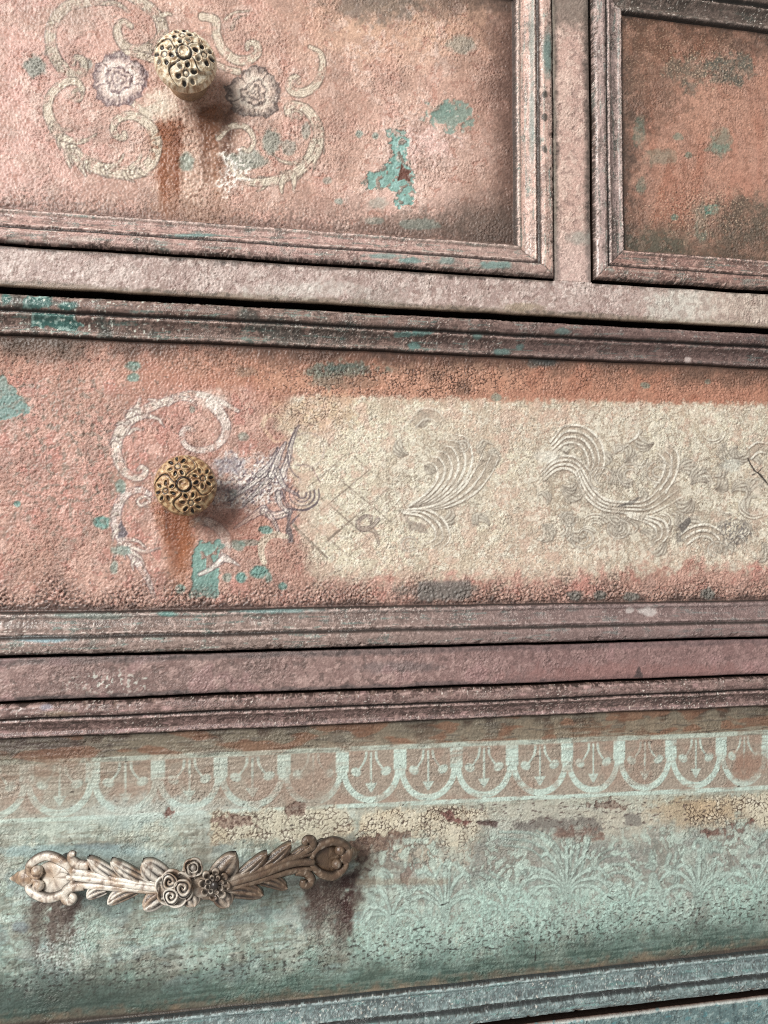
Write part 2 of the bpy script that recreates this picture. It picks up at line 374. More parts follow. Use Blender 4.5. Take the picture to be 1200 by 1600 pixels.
def paint_drawer_one(S):
    px, py = S.px, S.py
    S.c[:] = (200, 156, 137)
    mix(S, sm(-.3, .5, S.n60) * .6, (213, 172, 152)); mix(S, sm(0, .6, S.n20) * .5, (200, 147, 132))
    mix(S, (1 - sm(40, 300, px)) * .45, (203, 150, 142)); mix(S, sm(150, 20, py) * sm(380, 560, px) * .6, (206, 160, 126))
    mottle(S, 8)
    mix(S, blob(S, 690, 260, 120, 75, .5, .9) * .55, (219, 186, 170))
    mix(S, blob(S, 670, 225, 40, 30, .4, 1.2) * .6, (224, 180, 172)); mix(S, blob(S, 610, 330, 150, 40, .5, 1) * .4, (214, 170, 158))
    flakes(S, np.ones(len(px)), 11, .38, (220, 186, 170), .55, .07, 4); flakes(S, np.ones(len(px)), 6, .48, (180, 124, 106), .6, -.06, 5); flakes(S, sm(.0, .4, S.n60), 5, .34, (224, 196, 182), .5, .05, 6)
    mix(S, sm(.0, .5, fbm(S.x, S.z, 30, 4, 161)) * .4, (172, 130, 112)); mix(S, sm(.1, .5, fbm(S.x, S.z, 16, 4, 163)) * .3, (150, 118, 104))
    # smoky glaze rubbed in towards two edges
    e_b = (326 + .0646 * px) - py
    fr = 1 - sm(-4, 56, (803 + .007 * py - px) + 12 * S.n20 + 8 * S.n8 + 8 * S.n3)
    mix(S, fr * (.95 - .12 * sm(60, 300, py)), (62, 45, 40)); mix(S, (1 - sm(10, 130, 803 - px + 22 * S.n20)) * .5, (132, 92, 76))
    mix(S, (1 - sm(-6, 44, py + 12 * S.n20 + 9 * S.n8 + 9 * S.n3)) * sm(520, 760, px + 40 * S.n20) * .75, (82, 66, 57))
    mix(S, blob(S, 590, 6, 70, 26, .5, 1) * .5, (98, 92, 82))
    mix(S, (1 - sm(0, 58, e_b + 12 * S.n20)) * sm(-.35, .45, fbm(S.x, S.z, 1.8, 2, 33)) * .6, (102, 80, 70))
    mix(S, (1 - sm(0, 20, e_b + 10 * S.n8)) * .45, (96, 70, 62))
    mix(S, blob(S, 758, 352, 70, 40, .8, .4) * .62, (78, 66, 58)); mix(S, blob(S, 650, 350, 70, 20, .5, 1) * .45, (96, 80, 70))
    # crumbling plaster and rust runs below the knob
    cr = blob(S, 305, 235, 66, 105, .35, .7)
    mix(S, cr * .55, (206, 170, 146)); specks(S, cr, (150, 112, 92), 2.2, .15, 3, .6); specks(S, cr, (224, 200, 178), 1.8, .3, 5, .7)
    mix(S, blob(S, 330, 190, 40, 45, .5, .6) * .35, (140, 98, 80))
    drip(S, 248, 284, 192, 352, [(150, 84, 52), (126, 70, 46), (164, 98, 62)], 1.0, 1, 16); mix(S, blob(S, 266, 270, 14, 70, .7, .6) * .65, (150, 92, 64))
    drip(S, 312, 362, 168, 356, [(128, 80, 56), (98, 64, 50), (146, 94, 66)], .8, 2, 13); mix(S, blob(S, 305, 335, 60, 18, .6, 1) * .5, (140, 98, 78))
    # spots of old green paint
    for cx, cy, rx, ry, o in ((54, 105, 16, 17, .55), (291, 253, 13, 14, .55), (384, 250, 34, 15, .5), (424, 222, 14, 20, .5), (452, 230, 12, 12, .35),
                              (478, 206, 7, 12, .4), (560, 210, 6, 6, .6), (587, 213, 5, 6, .6), (512, 283, 7, 6, .4), (530, 315, 7, 5, .5), (585, 345, 14, 6, .35), (655, 350, 30, 9, .4),
                              (590, 318, 14, 9, .3), (136, 100, 11, 8, .45), (720, 70, 22, 14, .35)):
        mix(S, blob(S, cx, cy, rx, ry, .25, .5) * o, (112, 148, 138))
    tq = blob(S, 704, 182, 34, 22, .15, 1.1); mix(S, tq * .72, (112, 148, 136)); S.flat = np.maximum(S.flat, tq.astype(np.float32)); S.h -= (tq * .2).astype(np.float32); mix(S, blob(S, 690, 174, 20, 14, .3, 1) * .4, (96, 138, 128))
    t = np.maximum(poly(S, [(612, 206), (640, 216), (636, 246), (650, 292), (646, 318), (622, 320), (612, 292), (574, 294), (568, 272), (598, 264), (612, 240)], 9, 2), blob(S, 618, 208, 14, 7, .2, .8) * .8)
    t = t * (1 - .7 * sm(.22, .4, fbm(S.x, S.z, 4.5, 3, 131))); mix(S, t * .86, (104, 160, 150), .5); mix(S, t * sm(.1, .4, S.n8) * .5, (150, 196, 190)); S.h -= (t * .30).astype(np.float32); S.flat = np.maximum(S.flat, t.astype(np.float32)); mix(S, sm(.01, .10, t) * (1 - sm(.15, .3, t)) * .7, (228, 196, 182)); mix(S, sm(.15, .4, t) * (1 - sm(.5, .8, t)) * .6, (92, 70, 60))
    st = poly(S, [(627, 256), (633, 266), (643, 266), (637, 274), (641, 284), (631, 279), (622, 281), (624, 272)], 2, 1)
    mix(S, st, (112, 68, 56)); S.h -= (st * .2).astype(np.float32)
    fl = blob(S, 662, 225, 52, 44, .3, 1.5); specks(S, fl, (228, 196, 184), 2.6, .18, 8, .6); S.h += (fl * .12 * sm(.1, .25, fbm(S.x, S.z, 2.6, 2, 99))).astype(np.float32)
    # stencilled scrolls
    F, E = (216, 202, 178), (98, 78, 68)
    G, H = (198, 184, 162), (92, 74, 68)
    K = dict(fill=F, edge=E, op=.86, eop=.62, hatch=5, wear=.68, lift=.02, wide=1.12)
    stroke(S, [(150, 0), (110, 8), (88, 28), (79, 56), (84, 86), (98, 106), (117, 116), (131, 110), (130, 95), (118, 91), (114, 102)], 15, 6, 17, **dict(K, fill=G, edge=H))
    mix(S, blob(S, 118, 26, 42, 22, .5, .9) * .4, (172, 150, 134))
    stroke(S, [(190, -14), (222, 4), (246, 26), (254, 46), (248, 64), (230, 77), (204, 78), (188, 64), (183, 46), (192, 35), (204, 42)], 16, 8, 17, **dict(K, fill=G, edge=H))
    stroke(S, [(150, 6), (182, 6), (202, 20)], 5, 2, 8, **dict(K, fill=G, edge=H)); stroke(S, [(250, 26), (262, 22), (268, 24)], 9, 3, **K)
    stroke(S, [(178, 85), (205, 84), (244, 94)], 8, 11, **K)
    stroke(S, [(120, 152), (114, 146), (122, 141), (129, 147), (126, 156), (118, 158), (109, 152)], 5, 4, **K)
    stroke(S, [(128, 140), (122, 130), (108, 128), (91, 136), (78, 152), (75, 173), (82, 194), (96, 215), (117, 240), (140, 257), (171, 268), (203, 270), (227, 263), (241, 245), (244, 220),
               (234, 198), (217, 185), (197, 182), (182, 190), (177, 203), (184, 215), (195, 216), (194, 209)], 9, 7, 19, **K)
    for p, a, b in (([(94, 214), (122, 222), (140, 217), (151, 209)], 10, 2), ([(166, 262), (184, 256), (193, 242)], 9, 2), ([(206, 262), (216, 252), (222, 237)], 9, 2), ([(106, 238), (106, 250), (110, 261)], 11, 3),
                    ([(116, 246), (124, 258), (134, 275)], 11, 3), ([(86, 196), (98, 203), (113, 204)], 7, 2), ([(222, 176), (236, 172), (252, 165)], 10, 14), ([(205, 160), (220, 172), (238, 184)], 8, 10)):
        stroke(S, p, a, b, **K)
    mix(S, blob(S, 248, 168, 30, 18, .5, 1) * .6, (214, 198, 176)); mix(S, blob(S, 262, 150, 22, 16, .5, 1) * .5, (222, 206, 186))
    bl = [(78, 152), (75, 173), (82, 194), (96, 215), (117, 240), (140, 257), (171, 268), (203, 270), (227, 263)]
    barbs(S, bl, 1, 7, 15, K, .25, .95); barbs(S, bl, -1, 5, 13, K, .3, .9)
    br_ = [(476, 170), (490, 186), (498, 210), (495, 234), (484, 253), (464, 269), (439, 280), (411, 285), (387, 283)]
    barbs(S, br_, -1, 6, 14, K, .2, .85); barbs(S, br_, 1, 4, 12, K, .3, .85)
    barbs(S, [(84, 30), (78, 56), (84, 86), (98, 106)], 1, 3, 13, dict(K, fill=G), .1, .9); barbs(S, [(246, 26), (254, 46), (248, 64), (230, 77)], -1, 3, 13, dict(K, fill=G), .1, .9)
    flower(S, 186, 125, 45, (232, 220, 210), (100, 76, 80), .95)
    flower(S, 397, 146, 43, (220, 206, 188), (86, 70, 66), .95)
    stroke(S, [(316, 26), (336, 32), (338, 54), (348, 76), (366, 92), (388, 94), (403, 83), (400, 69), (388, 68), (386, 77)], 12, 6, 14, **K)
    stroke(S, [(352, 30), (366, 20), (388, 18)], 6, 2, **K); stroke(S, [(362, 44), (368, 30), (384, 26)], 5, 2, **dict(K, op=.5)); stroke(S, [(334, 98), (356, 108), (372, 112)], 8, 10, **K)
    stroke(S, [(484, 74), (500, 84), (504, 104), (496, 130), (478, 144), (461, 145), (452, 137), (455, 125), (464, 122), (467, 130)], 6, 6, 14, **K)
    stroke(S, [(462, 184), (469, 186), (470, 177), (461, 174), (454, 180), (456, 189)], 4, 4, **K)
    stroke(S, [(450, 178), (450, 168), (460, 165), (476, 170), (490, 186), (498, 210), (495, 234), (484, 253), (464, 269), (439, 280), (411, 285), (387, 283), (368, 271), (358, 256)], 10, 8, 17, **K)
    for p, a, b in (([(426, 240), (439, 252), (462, 256), (481, 244), (490, 222)], 2, 10), ([(446, 278), (440, 288), (441, 301)], 11, 4), ([(458, 274), (460, 286), (459, 298)], 10, 3),
                    ([(342, 214), (357, 199), (378, 197), (392, 207), (396, 224), (388, 236), (378, 232)], 10, 6)):
        stroke(S, p, a, b, **K)
    wp = blob(S, 366, 268, 22, 34, .25, 1.1); specks(S, wp, (236, 226, 216), 2.2, -.05, 12, .85); S.h += (wp * .1).astype(np.float32)
    S.h += worms(S, 1.45, .27, 0) * (.9 + .4 * S.n20) + grit(S, .8, .05, 0)
    S.h += (cr * grit(S, 1.7, .22, 4)).astype(np.float32) + (fr * grit(S, 1.0, .10, 6)).astype(np.float32)

def paint_drawer_two(S):
    px, py = S.px, S.py
    S.c[:] = (170, 122, 102)
    mix(S, sm(-.2, .5, S.n20) * .5, (190, 132, 106)); mix(S, sm(0, .5, fbm(S.z, S.x, 14, 2, 15, ax=4)) * .5, (164, 98, 74))
    mottle(S, 10)
    mix(S, blob(S, 1165, 260, 60, 60, .5, .8) * .4, (200, 142, 120)); mix(S, blob(S, 1110, 170, 60, 30, .5, .9) * .4, (206, 150, 124))
    top = 1 - sm(-2, 64, py - (15 + .15 * (px - 972)) + 13 * S.n20 + 9 * S.n8 + 9 * S.n3)
    mix(S, top * .9, (66, 54, 47)); specks(S, top, (140, 116, 96), 1.2, .3, 21, .5)
    lf = 1 - sm(-4, 50, px - 974 + 13 * S.n20 + 8 * S.n8 + 9 * S.n3)
    mix(S, lf * .8, (72, 58, 50))
    mix(S, blob(S, 1010, 110, 70, 80, .5, .9) * .55, (98, 74, 60)); mix(S, blob(S, 1050, 60, 110, 40, .5, .9) * .5, (110, 70, 50))
    bt = sm(318, 402, py - .07 * (px - 985) + 18 * S.n20 + 10 * S.n8 + 9 * S.n3)
    mix(S, bt * .8, (80, 70, 58)); mix(S, blob(S, 1165, 345, 52, 38, .4, .8) * .75, (84, 78, 66)); mix(S, blob(S, 1030, 380, 50, 22, .5, 1) * .5, (76, 84, 70))
    mix(S, blob(S, 1142, 108, 36, 24, .3, 1.0) * .8, (88, 92, 82)); mix(S, blob(S, 1075, 110, 34, 22, .3, 1.2) * .6, (104, 100, 86)); mix(S, blob(S, 1080, 138, 9, 14, .3, 1) * .6, (92, 92, 82))
    for cx, cy, rx, ry, o in ((1030, 245, 26, 12, .3), (1060, 215, 7, 6, .6), (1075, 243, 6, 5, .5), (1125, 222, 16, 24, .4), (1120, 232, 18, 7, .4), (1111, 327, 10, 8, .85), (1053, 339, 6, 5, .7), (998, 205, 10, 22, .4), (1095, 350, 12, 30, .35), (1000, 290, 8, 12, .4)):
        mix(S, blob(S, cx, cy, rx, ry, .3, .8) * o, (88, 132, 116))
    sp = np.clip(blob(S, 1110, 105, 60, 46, .5, 1) + blob(S, 1100, 330, 90, 40, .5, 1) + blob(S, 1010, 80, 50, 60, .5, 1) * .6, 0, 1)
    specks(S, sp, (216, 182, 150), 1.05, .36, 23, .7); specks(S, sp, (64, 50, 42), 1.05, .32, 26, .6)
    flakes(S, np.ones(len(px)), 8, .30, (192, 136, 112), .25, .05, 10); flakes(S, np.ones(len(px)), 5, .38, (132, 86, 66), .35, -.04, 11); flakes(S, np.ones(len(px)), 13, .40, (198, 148, 124), .25, .05, 12)
    S.h += worms(S, 1.4, .20, 5) + grit(S, .9, .07, 5) + sp * grit(S, 1.3, .16, 7)

def paint_mid(S):
    px, py = S.px, S.py
    S.c[:] = (193, 146, 128)
    mix(S, sm(-.3, .5, S.n20) * .5, (208, 162, 144)); mix(S, sm(.05, .5, S.n60 + .3 * S.n20) * .5, (194, 132, 118))
    mottle(S, 9)
    flakes(S, np.ones(len(px)), 9, .36, (216, 172, 156), .6, .08, 7); flakes(S, np.ones(len(px)), 5, .46, (170, 112, 98), .6, -.07, 8); flakes(S, np.ones(len(px)), 14, .42, (196, 126, 112), .6, .05, 9)
    mix(S, sm(.0, .5, fbm(S.x, S.z, 30, 4, 165)) * .45, (168, 122, 104)); mix(S, sm(.1, .5, fbm(S.x, S.z, 14, 4, 167)) * .35, (140, 108, 96))
    e_t = py - (521 + .0455 * px); e_b = (955 - .0127 * px) - py
    ob = (1 - sm(55, 95, e_t + 18 * S.n20)) * sm(150, 420, px)
    mix(S, ob * .8, (178, 116, 88)); mix(S, ob * sm(.1, .5, S.n20) * .6, (160, 88, 62)); mix(S, (1 - sm(60, 110, e_t + 26 * S.n20)) * .4, (184, 122, 98))
    # cream field
    n = 10 * S.n8 + 5 * S.n3
    cream = sm(-6, 6, py - (612 + .018 * px) + 3.2 * S.n8 + 4.5 * S.n3) * sm(-10, 10, px - (452 + 26 * sm(690, 900, py) - 24 * sm(700, 640, py)) + n) * (1 - sm(880, 918, py + 14 * S.n20 + 2.2 * n + 20 * sm(800, 1100, px)))
    corner = 1 - sm(.8, 1.2, np.hypot((px - 520) / 90, (py - 690) / 78)); left = sm(430, 520, px + 25 * S.n20)
    cream = cream * np.clip(left + corner, 0, 1)
    mix(S, cream * .95, (212, 203, 175))
    pk = cream * np.clip(sm(.15, .55, S.n20 + .35 * S.n8) * .5 + blob(S, 790, 660, 110, 30, .5, 1) * .7 + blob(S, 850, 800, 70, 60, .5, 1) * .6 + blob(S, 950, 870, 260, 40, .5, 1) * .75 + blob(S, 940, 655, 60, 25, .5, 1) * .5, 0, 1)
    mix(S, pk * .6, (206, 168, 146))
    mix(S, cream * sm(.2, .5, fbm(S.x, S.z, 26, 3, 44)) * .5, (178, 164, 142)); mix(S, blob(S, 1000, 780, 130, 80, .5, .9) * .35, (168, 156, 134)); mix(S, blob(S, 900, 740, 80, 50, .6, .9) * .3, (180, 160, 138))
    mix(S, blob(S, 640, 760, 130, 80, .5, .8) * .35 * cream, (220, 214, 190)); mix(S, sm(.3, .6, S.n8 + S.n3 * .6) * cream * .45, (228, 220, 198))
    mix(S, blob(S, 500, 645, 60, 26, .5, .8) * .5, (214, 186, 142))
    flakes(S, cream, 5, .30, (224, 216, 196), .7, .06, 1); flakes(S, cream, 4, .46, (196, 152, 130), .45, -.04, 2); flakes(S, cream * sm(500, 1100, px), 7, .26, (176, 160, 140), .5, 0, 3)
    specks(S, cream, (138, 120, 104), 1.2, .3, 51, .7); specks(S, cream, (238, 230, 212), 1.2, .35, 53, .6)
    mar = cream * np.clip((1 - sm(0, 46, py - (612 + .018 * px))) + (1 - sm(0, 60, px - 455)), 0, 1); mix(S, mar * sm(-.15, .35, fbm(S.x, S.z, 9, 4, 177)) * .6, (192, 158, 134)); mix(S, cream * sm(.15, .5, fbm(S.x, S.z, 20, 4, 179)) * .4, (186, 166, 140)); mix(S, cream * sm(.2, .5, fbm(S.x, S.z, 12, 4, 181)) * .45, (205, 164, 143))
    # lattice
    LT = (122, 106, 92)
    for m_, n_ in ((0, 0), (1, 1), (0, 1), (1, 0), (-1, 0), (0, -1), (1, -1), (-1, 1)):        # faded diamonds, 64 px wide
        cx_, cy_ = 545 + 32 * (m_ + n_), 788 + 27 * (m_ - n_)
        for q_ in ((cx_ - 32, cy_, cx_, cy_ - 27), (cx_, cy_ - 27, cx_ + 32, cy_), (cx_ + 32, cy_, cx_, cy_ + 27), (cx_, cy_ + 27, cx_ - 32, cy_)): stroke(S, [q_[:2], q_[2:]], 2.4, fill=LT, op=.45, wear=.7)
    for a, b, o in (((457, 818), (511, 872), .8), ((512, 846), (545, 815), .6)):
        stroke(S, [a, b], 3.0, fill=LT, op=min(1, o * 1.3), wear=.5)
    # feathered plumes, pale over greige, each a sheaf of fine lines
    def sheaf(A, B, n, w=2.2, wr=.3, fill=(228, 222, 206), dk=(116, 100, 86), op=.95):
        w = w * 1.35; n = max(2, int(n * .8))
        mix(S, poly(S, list(A) + list(B)[::-1], 4, 6) * .65, (170, 153, 134))
        A, B = np.array(A, float), np.array(B, float)
        for i in range(n):
            t = i / max(1, n - 1); P = A * (1 - t) + B * t
            stroke(S, P + np.array([0, w * .9]), w * .9, .8, w * 1.1, fill=dk, op=op * .75, wear=wr + .25, lift=-.008); stroke(S, P, w, .8, w * 1.3, fill=fill, op=op, wear=wr + .25, lift=.012)
    gd = np.clip(blob(S, 950, 762, 130, 92, .5, .9) + .8 * blob(S, 680, 750, 80, 80, .5, .9) + .6 * blob(S, 1130, 800, 70, 60, .5, .9), 0, 1); mix(S, gd * sm(-.5, .3, S.n8 + S.n20) * .62, (172, 157, 137)); lc = np.abs(pn((px + 12 * S.n20) / 13, (py + 12 * S.n8) / 12, 151)) + .5 * np.abs(pn(px / 7, py / 6, 153)); mix(S, sm(.34, .44, lc) * cream * sm(.1, .6, gd + .4 * sm(800, 1000, px)) * .6, (224, 217, 197)); mix(S, (1 - sm(.02, .07, np.abs(lc - .33))) * cream * sm(.1, .6, gd + .4 * sm(800, 1000, px)) * .45, (132, 117, 100))
    def frond(cx, cy, a0, ln, n, sg, fill=(228, 222, 204), dk=(112, 97, 84), o=.85):
        for q_ in range(n):
            a = a0 + sg * (q_ - n / 2) * .34; L = ln * (1 - .45 * abs(q_ - n / 2) / n); c = sg * .9
            P = [(cx, cy), (cx + L * .45 * math.cos(a), cy + L * .45 * math.sin(a)), (cx + L * math.cos(a + c * .35), cy + L * math.sin(a + c * .35)), (cx + L * 1.1 * math.cos(a + c * .75), cy + L * 1.1 * math.sin(a + c * .75))]
            stroke(S, np.array(P) + [.8, 1.6], 2, 2, 6.5, fill=dk, op=o * .8, wear=.55, lift=-.01); stroke(S, P, 1.6, 2.4, 5.2, fill=fill, op=o, wear=.45, lift=.02, edge=dk, eop=.35, ew=.9)
    rp = np.random.RandomState(15)
    for i in range(44):
        frond(rp.uniform(845, 1200), rp.uniform(680, 860), rp.uniform(0, 6.28), rp.uniform(16, 34), rp.randint(3, 6), rp.choice([-1, 1]), o=.6)
    for i in range(9): frond(rp.uniform(620, 770), rp.uniform(660, 860), rp.uniform(0, 6.28), rp.uniform(14, 30), rp.randint(3, 5), rp.choice([-1, 1]), o=.6)
    rp = np.random.RandomState(5)
    for i in range(12):
        cx, cy, r0, a0, sg = rp.uniform(840, 1190), rp.uniform(670, 860), rp.uniform(12, 26), rp.uniform(0, 6.28), rp.choice([-1, 1])
        for q_ in range(rp.randint(2, 5)):
            r_ = r0 * (1 - .22 * q_); a = a0 + sg * np.linspace(0, rp.uniform(1.4, 2.8), 7); P = np.c_[cx + r_ * np.cos(a), cy + .85 * r_ * np.sin(a)]
            stroke(S, P + [0, 2.4], 2.6, 1, fill=(120, 104, 90), op=.7, wear=.5, lift=-.01); stroke(S, P, 3, 1.2, fill=(226, 220, 202), op=.85, wear=.5, lift=.02)
    sheaf([(640, 796), (690, 782), (726, 752), (738, 715), (728, 684), (712, 678)], [(640, 790), (660, 776), (678, 756), (684, 738), (676, 724), (664, 722)], 8, 2.6)
    sheaf([(642, 799), (700, 792), (740, 772), (766, 742), (780, 712)], [(642, 797), (690, 786), (722, 764), (744, 730), (756, 704)], 4)
    sheaf([(624, 797), (664, 796), (694, 814), (702, 842), (686, 858)], [(630, 802), (656, 806), (676, 822), (680, 840), (668, 848)], 4)
    mix(S, poly(S, [(630, 806), (664, 820), (668, 832), (640, 830)], 3) * .5, (128, 110, 100))
    stroke(S, [(590, 812), (580, 822), (566, 828), (558, 818), (566, 808), (578, 808), (580, 818)], 7, 4, fill=(150, 130, 122), edge=(108, 92, 88), op=.5, hatch=3); stroke(S, [(566, 826), (584, 830), (592, 850)], 8, 2, fill=(168, 148, 130), edge=(120, 100, 92), op=.5)
    sheaf([(860, 690), (882, 666), (914, 668), (938, 690), (944, 724), (934, 750)], [(866, 706), (884, 692), (904, 694), (916, 710), (918, 728), (910, 742)], 6)
    sheaf([(844, 738), (866, 716), (896, 714), (920, 736), (926, 760)], [(850, 750), (870, 734), (890, 734), (904, 748), (908, 764)], 5)
    sheaf([(898, 738), (912, 772), (940, 794), (980, 800), (1020, 800), (1066, 776)], [(908, 732), (926, 762), (948, 780), (980, 784), (1014, 778), (1050, 740)], 6, 2.4)
    sheaf([(976, 802), (1010, 806), (1038, 816), (1042, 838), (1030, 850)], [(984, 808), (1006, 814), (1022, 824), (1024, 838), (1014, 842)], 4)
    sheaf([(1062, 836), (1080, 824), (1106, 820), (1130, 834), (1136, 858)], [(1074, 850), (1088, 840), (1104, 838), (1114, 846), (1116, 858)], 4)
    sheaf([(1040, 770), (1056, 742), (1060, 712), (1046, 694)], [(1022, 762), (1036, 742), (1038, 720), (1028, 708)], 4)
    sheaf([(984, 690), (996, 680), (1000, 668)], [(960, 706), (972, 700), (982, 694)], 3); sheaf([(1170, 700), (1184, 690), (1200, 692)], [(1174, 716), (1186, 706), (1200, 708)], 3)
    sheaf([(640, 660), (656, 640), (680, 640), (694, 656)], [(650, 668), (662, 656), (676, 656), (684, 664)], 3, op=.45)
    for cx, cy, R in ((940, 748, 20), (985, 742, 20), (1030, 738, 20), (966, 826, 17), (910, 842, 17), (890, 810, 12), (967, 700, 8), (1000, 720, 12), (1120, 858, 14), (722, 696, 10), (640, 850, 13)):
        for rr in (R, R * .5):
            a = np.linspace(.4, 5.6, 9) + R
            stroke(S, np.c_[cx + rr * np.cos(a), cy + rr * .85 * np.sin(a)], 3.4, 2.4, fill=(226, 220, 204), op=.85, edge=(118, 102, 88), eop=.4, wear=.5, lift=.015)
    for p, o in (([(966, 790), (984, 782), (1000, 776), (986, 790)], .6), ([(1060, 822), (1076, 808), (1080, 816), (1066, 834)], .75), ([(1054, 838), (1062, 830), (1066, 846), (1058, 850)], .5)):
        mix(S, poly(S, p, 2, 1.2) * o, (98, 92, 88))
    specks(S, blob(S, 1150, 832, 24, 20, .4, .6), (98, 92, 92), 1.6, .05, 61, .7); mix(S, blob(S, 1143, 728, 14, 10, .4, .5) * .5, (196, 200, 190)); mix(S, blob(S, 856, 713, 22, 10, .4, .6) * .6, (224, 220, 206))
    stroke(S, [(1168, 716), (1178, 734), (1188, 742), (1204, 762)], 2, 3, fill=(40, 34, 32), op=.9, wear=.1); stroke(S, [(1176, 742), (1184, 738), (1192, 730)], 2, 1, fill=(40, 34, 32), op=.8, wear=.1)
    # scrolls round the knob
    F, E = (230, 218, 202), (104, 78, 78)
    K = dict(fill=F, edge=E, op=.85, eop=.55, hatch=5, wear=.62, lift=.02, wide=1.15)
    stroke(S, [(372, 643), (348, 630), (324, 620), (296, 616), (268, 625), (240, 634), (214, 648), (193, 666), (182, 688), (182, 710), (191, 732), (206, 744), (221, 745), (228, 736), (221, 729), (215, 734)], 5, 5, 16, **K)
    stroke(S, [(219, 622), (214, 636), (202, 650)], 3, 12, **K); stroke(S, [(204, 658), (226, 650), (246, 654), (257, 667)], 9, 2, **K); stroke(S, [(200, 676), (210, 670), (224, 672)], 7, 2, **K)
    stroke(S, [(330, 630), (348, 652), (354, 670), (347, 688), (332, 700), (312, 704), (296, 700), (286, 689), (284, 676), (291, 669), (300, 671)], 16, 7, 8, **dict(K, fill=(226, 212, 200)))
    mix(S, blob(S, 328, 626, 30, 14, .4, 1.0) * .55, (228, 216, 204)); stroke(S, [(306, 634), (298, 626), (284, 622)], 3, 7, **K)
    stroke(S, [(234, 772), (218, 765), (201, 769), (188, 784), (182, 808), (186, 834), (200, 856), (214, 878), (228, 898), (240, 928)], 7, 6, 15, **dict(K, fill=(222, 210, 200), edge=(112, 88, 94)))
    stroke(S, [(228, 786), (220, 790), (215, 782), (224, 776), (234, 780), (232, 792)], 5, 4, **K)
    for p in ([(196, 842), (216, 846), (228, 856)], [(202, 852), (226, 862), (250, 856)], [(206, 862), (220, 872), (226, 884)], [(188, 850), (186, 862), (178, 870)]): stroke(S, p, 7, 2, **K)
    mix(S, poly(S, [(190, 814), (200, 834), (194, 840), (184, 842), (185, 826)], 2) * .85, (98, 90, 98))
    stroke(S, [(296, 820), (314, 814), (335, 821), (350, 837), (353, 855), (347, 873), (332, 886), (312, 897)], 9, 6, 15, **dict(K, fill=(228, 220, 208), op=.8)); stroke(S, [(348, 872), (360, 876), (374, 884)], 12, 2, **dict(K, fill=(228, 220, 208)))
    ul = [(296, 616), (268, 625), (240, 634), (214, 648), (193, 666), (182, 688), (182, 710), (191, 732)]
    barbs(S, ul, 1, 5, 14, K, .1, .7); barbs(S, ul, -1, 5, 13, K, .15, .9); barbs(S, [(188, 784), (182, 808), (186, 834), (200, 856), (214, 878)], 1, 4, 14, K, .2, .95)
    # grey-white leaf cluster right of the knob
    cl = np.clip(blob(S, 396, 754, 46, 38, .35, .9) + blob(S, 364, 724, 26, 16, .4, .8) * .7 + blob(S, 430, 740, 20, 34, .4, .9) * .8 + blob(S, 364, 775, 36, 24, .5, .9) * .6, 0, 1)
    mix(S, cl * .62, (196, 182, 172)); specks(S, cl, (104, 88, 98), 2.4, .12, 63, .75); specks(S, cl, (236, 230, 222), 2.0, .1, 65, .8); mix(S, blob(S, 360, 728, 24, 14, .4, .7) * .5, (130, 122, 132))
    mix(S, blob(S, 372, 764, 34, 7, .5, .5) * .5, (112, 90, 92))
    K2 = dict(fill=(224, 216, 204), edge=(96, 82, 90), op=.7, eop=.75, hatch=2, wear=.3)
    for p, a, b in (([(366, 826), (388, 812), (412, 796)], 2, 12), ([(380, 790), (404, 766), (424, 742)], 3, 12), ([(356, 782), (386, 762), (414, 738)], 3, 10), ([(424, 742), (436, 712), (446, 692)], 12, 4), ([(404, 742), (422, 724), (434, 700)], 9, 2),
                    ([(440, 744), (450, 716), (456, 690), (467, 664)], 11, 2), ([(432, 736), (444, 760), (466, 774)], 10, 3), ([(412, 800), (430, 806), (452, 800)], 12, 10), ([(420, 804), (430, 818), (436, 832)], 9, 3), ([(434, 770), (438, 788), (450, 800)], 8, 6)):
        stroke(S, p, a, b, **K2)
    dk = (92, 78, 86)
    stroke(S, [(462, 668), (452, 694), (450, 720), (458, 738), (470, 748)], 3, 2, fill=dk, op=.75); a = np.linspace(-2.2, 3.2, 12); stroke(S, np.c_[480 + 26 * np.cos(a), 702 + 27 * np.sin(a)], 3, 2, fill=(168, 150, 138), op=.7)
    for r in (27, 20, 13, 7):
        a = np.linspace(-.3, 3.9, 9); stroke(S, np.c_[472 + r * np.cos(a), 772 + r * .95 * np.sin(a)], 3.2, 2, fill=dk, op=.75, wear=.3)
    stroke(S, [(462, 726), (478, 726), (488, 732), (500, 752)], 3, 2, fill=(128, 104, 104), op=.7); stroke(S, [(440, 766), (446, 786), (456, 796), (478, 796), (496, 786)], 3, 3, fill=dk, op=.8)
    mix(S, poly(S, [(449, 802), (456, 802), (455, 822), (460, 848), (450, 848), (447, 828)], 1.5, 1) * .85, (100, 90, 92)); stroke(S, [(455, 818), (464, 808), (470, 802)], 4, 1, fill=dk, op=.8); stroke(S, [(458, 820), (484, 846), (504, 866)], 5, 4, fill=(150, 134, 116), op=.7)
    stroke(S, [(448, 838), (428, 835), (413, 844), (408, 860), (413, 878)], 8, 9, 13, fill=(208, 196, 172), op=.85, wear=.15); stroke(S, [(410, 664), (418, 650), (434, 650), (440, 660)], 9, 4, fill=(216, 190, 158), op=.7); stroke(S, [(414, 672), (430, 690), (446, 684)], 6, 3, fill=(214, 176, 140), op=.6)
    specks(S, blob(S, 468, 868, 24, 30, .4, .8), (110, 84, 74), 1.8, .2, 67, .6)
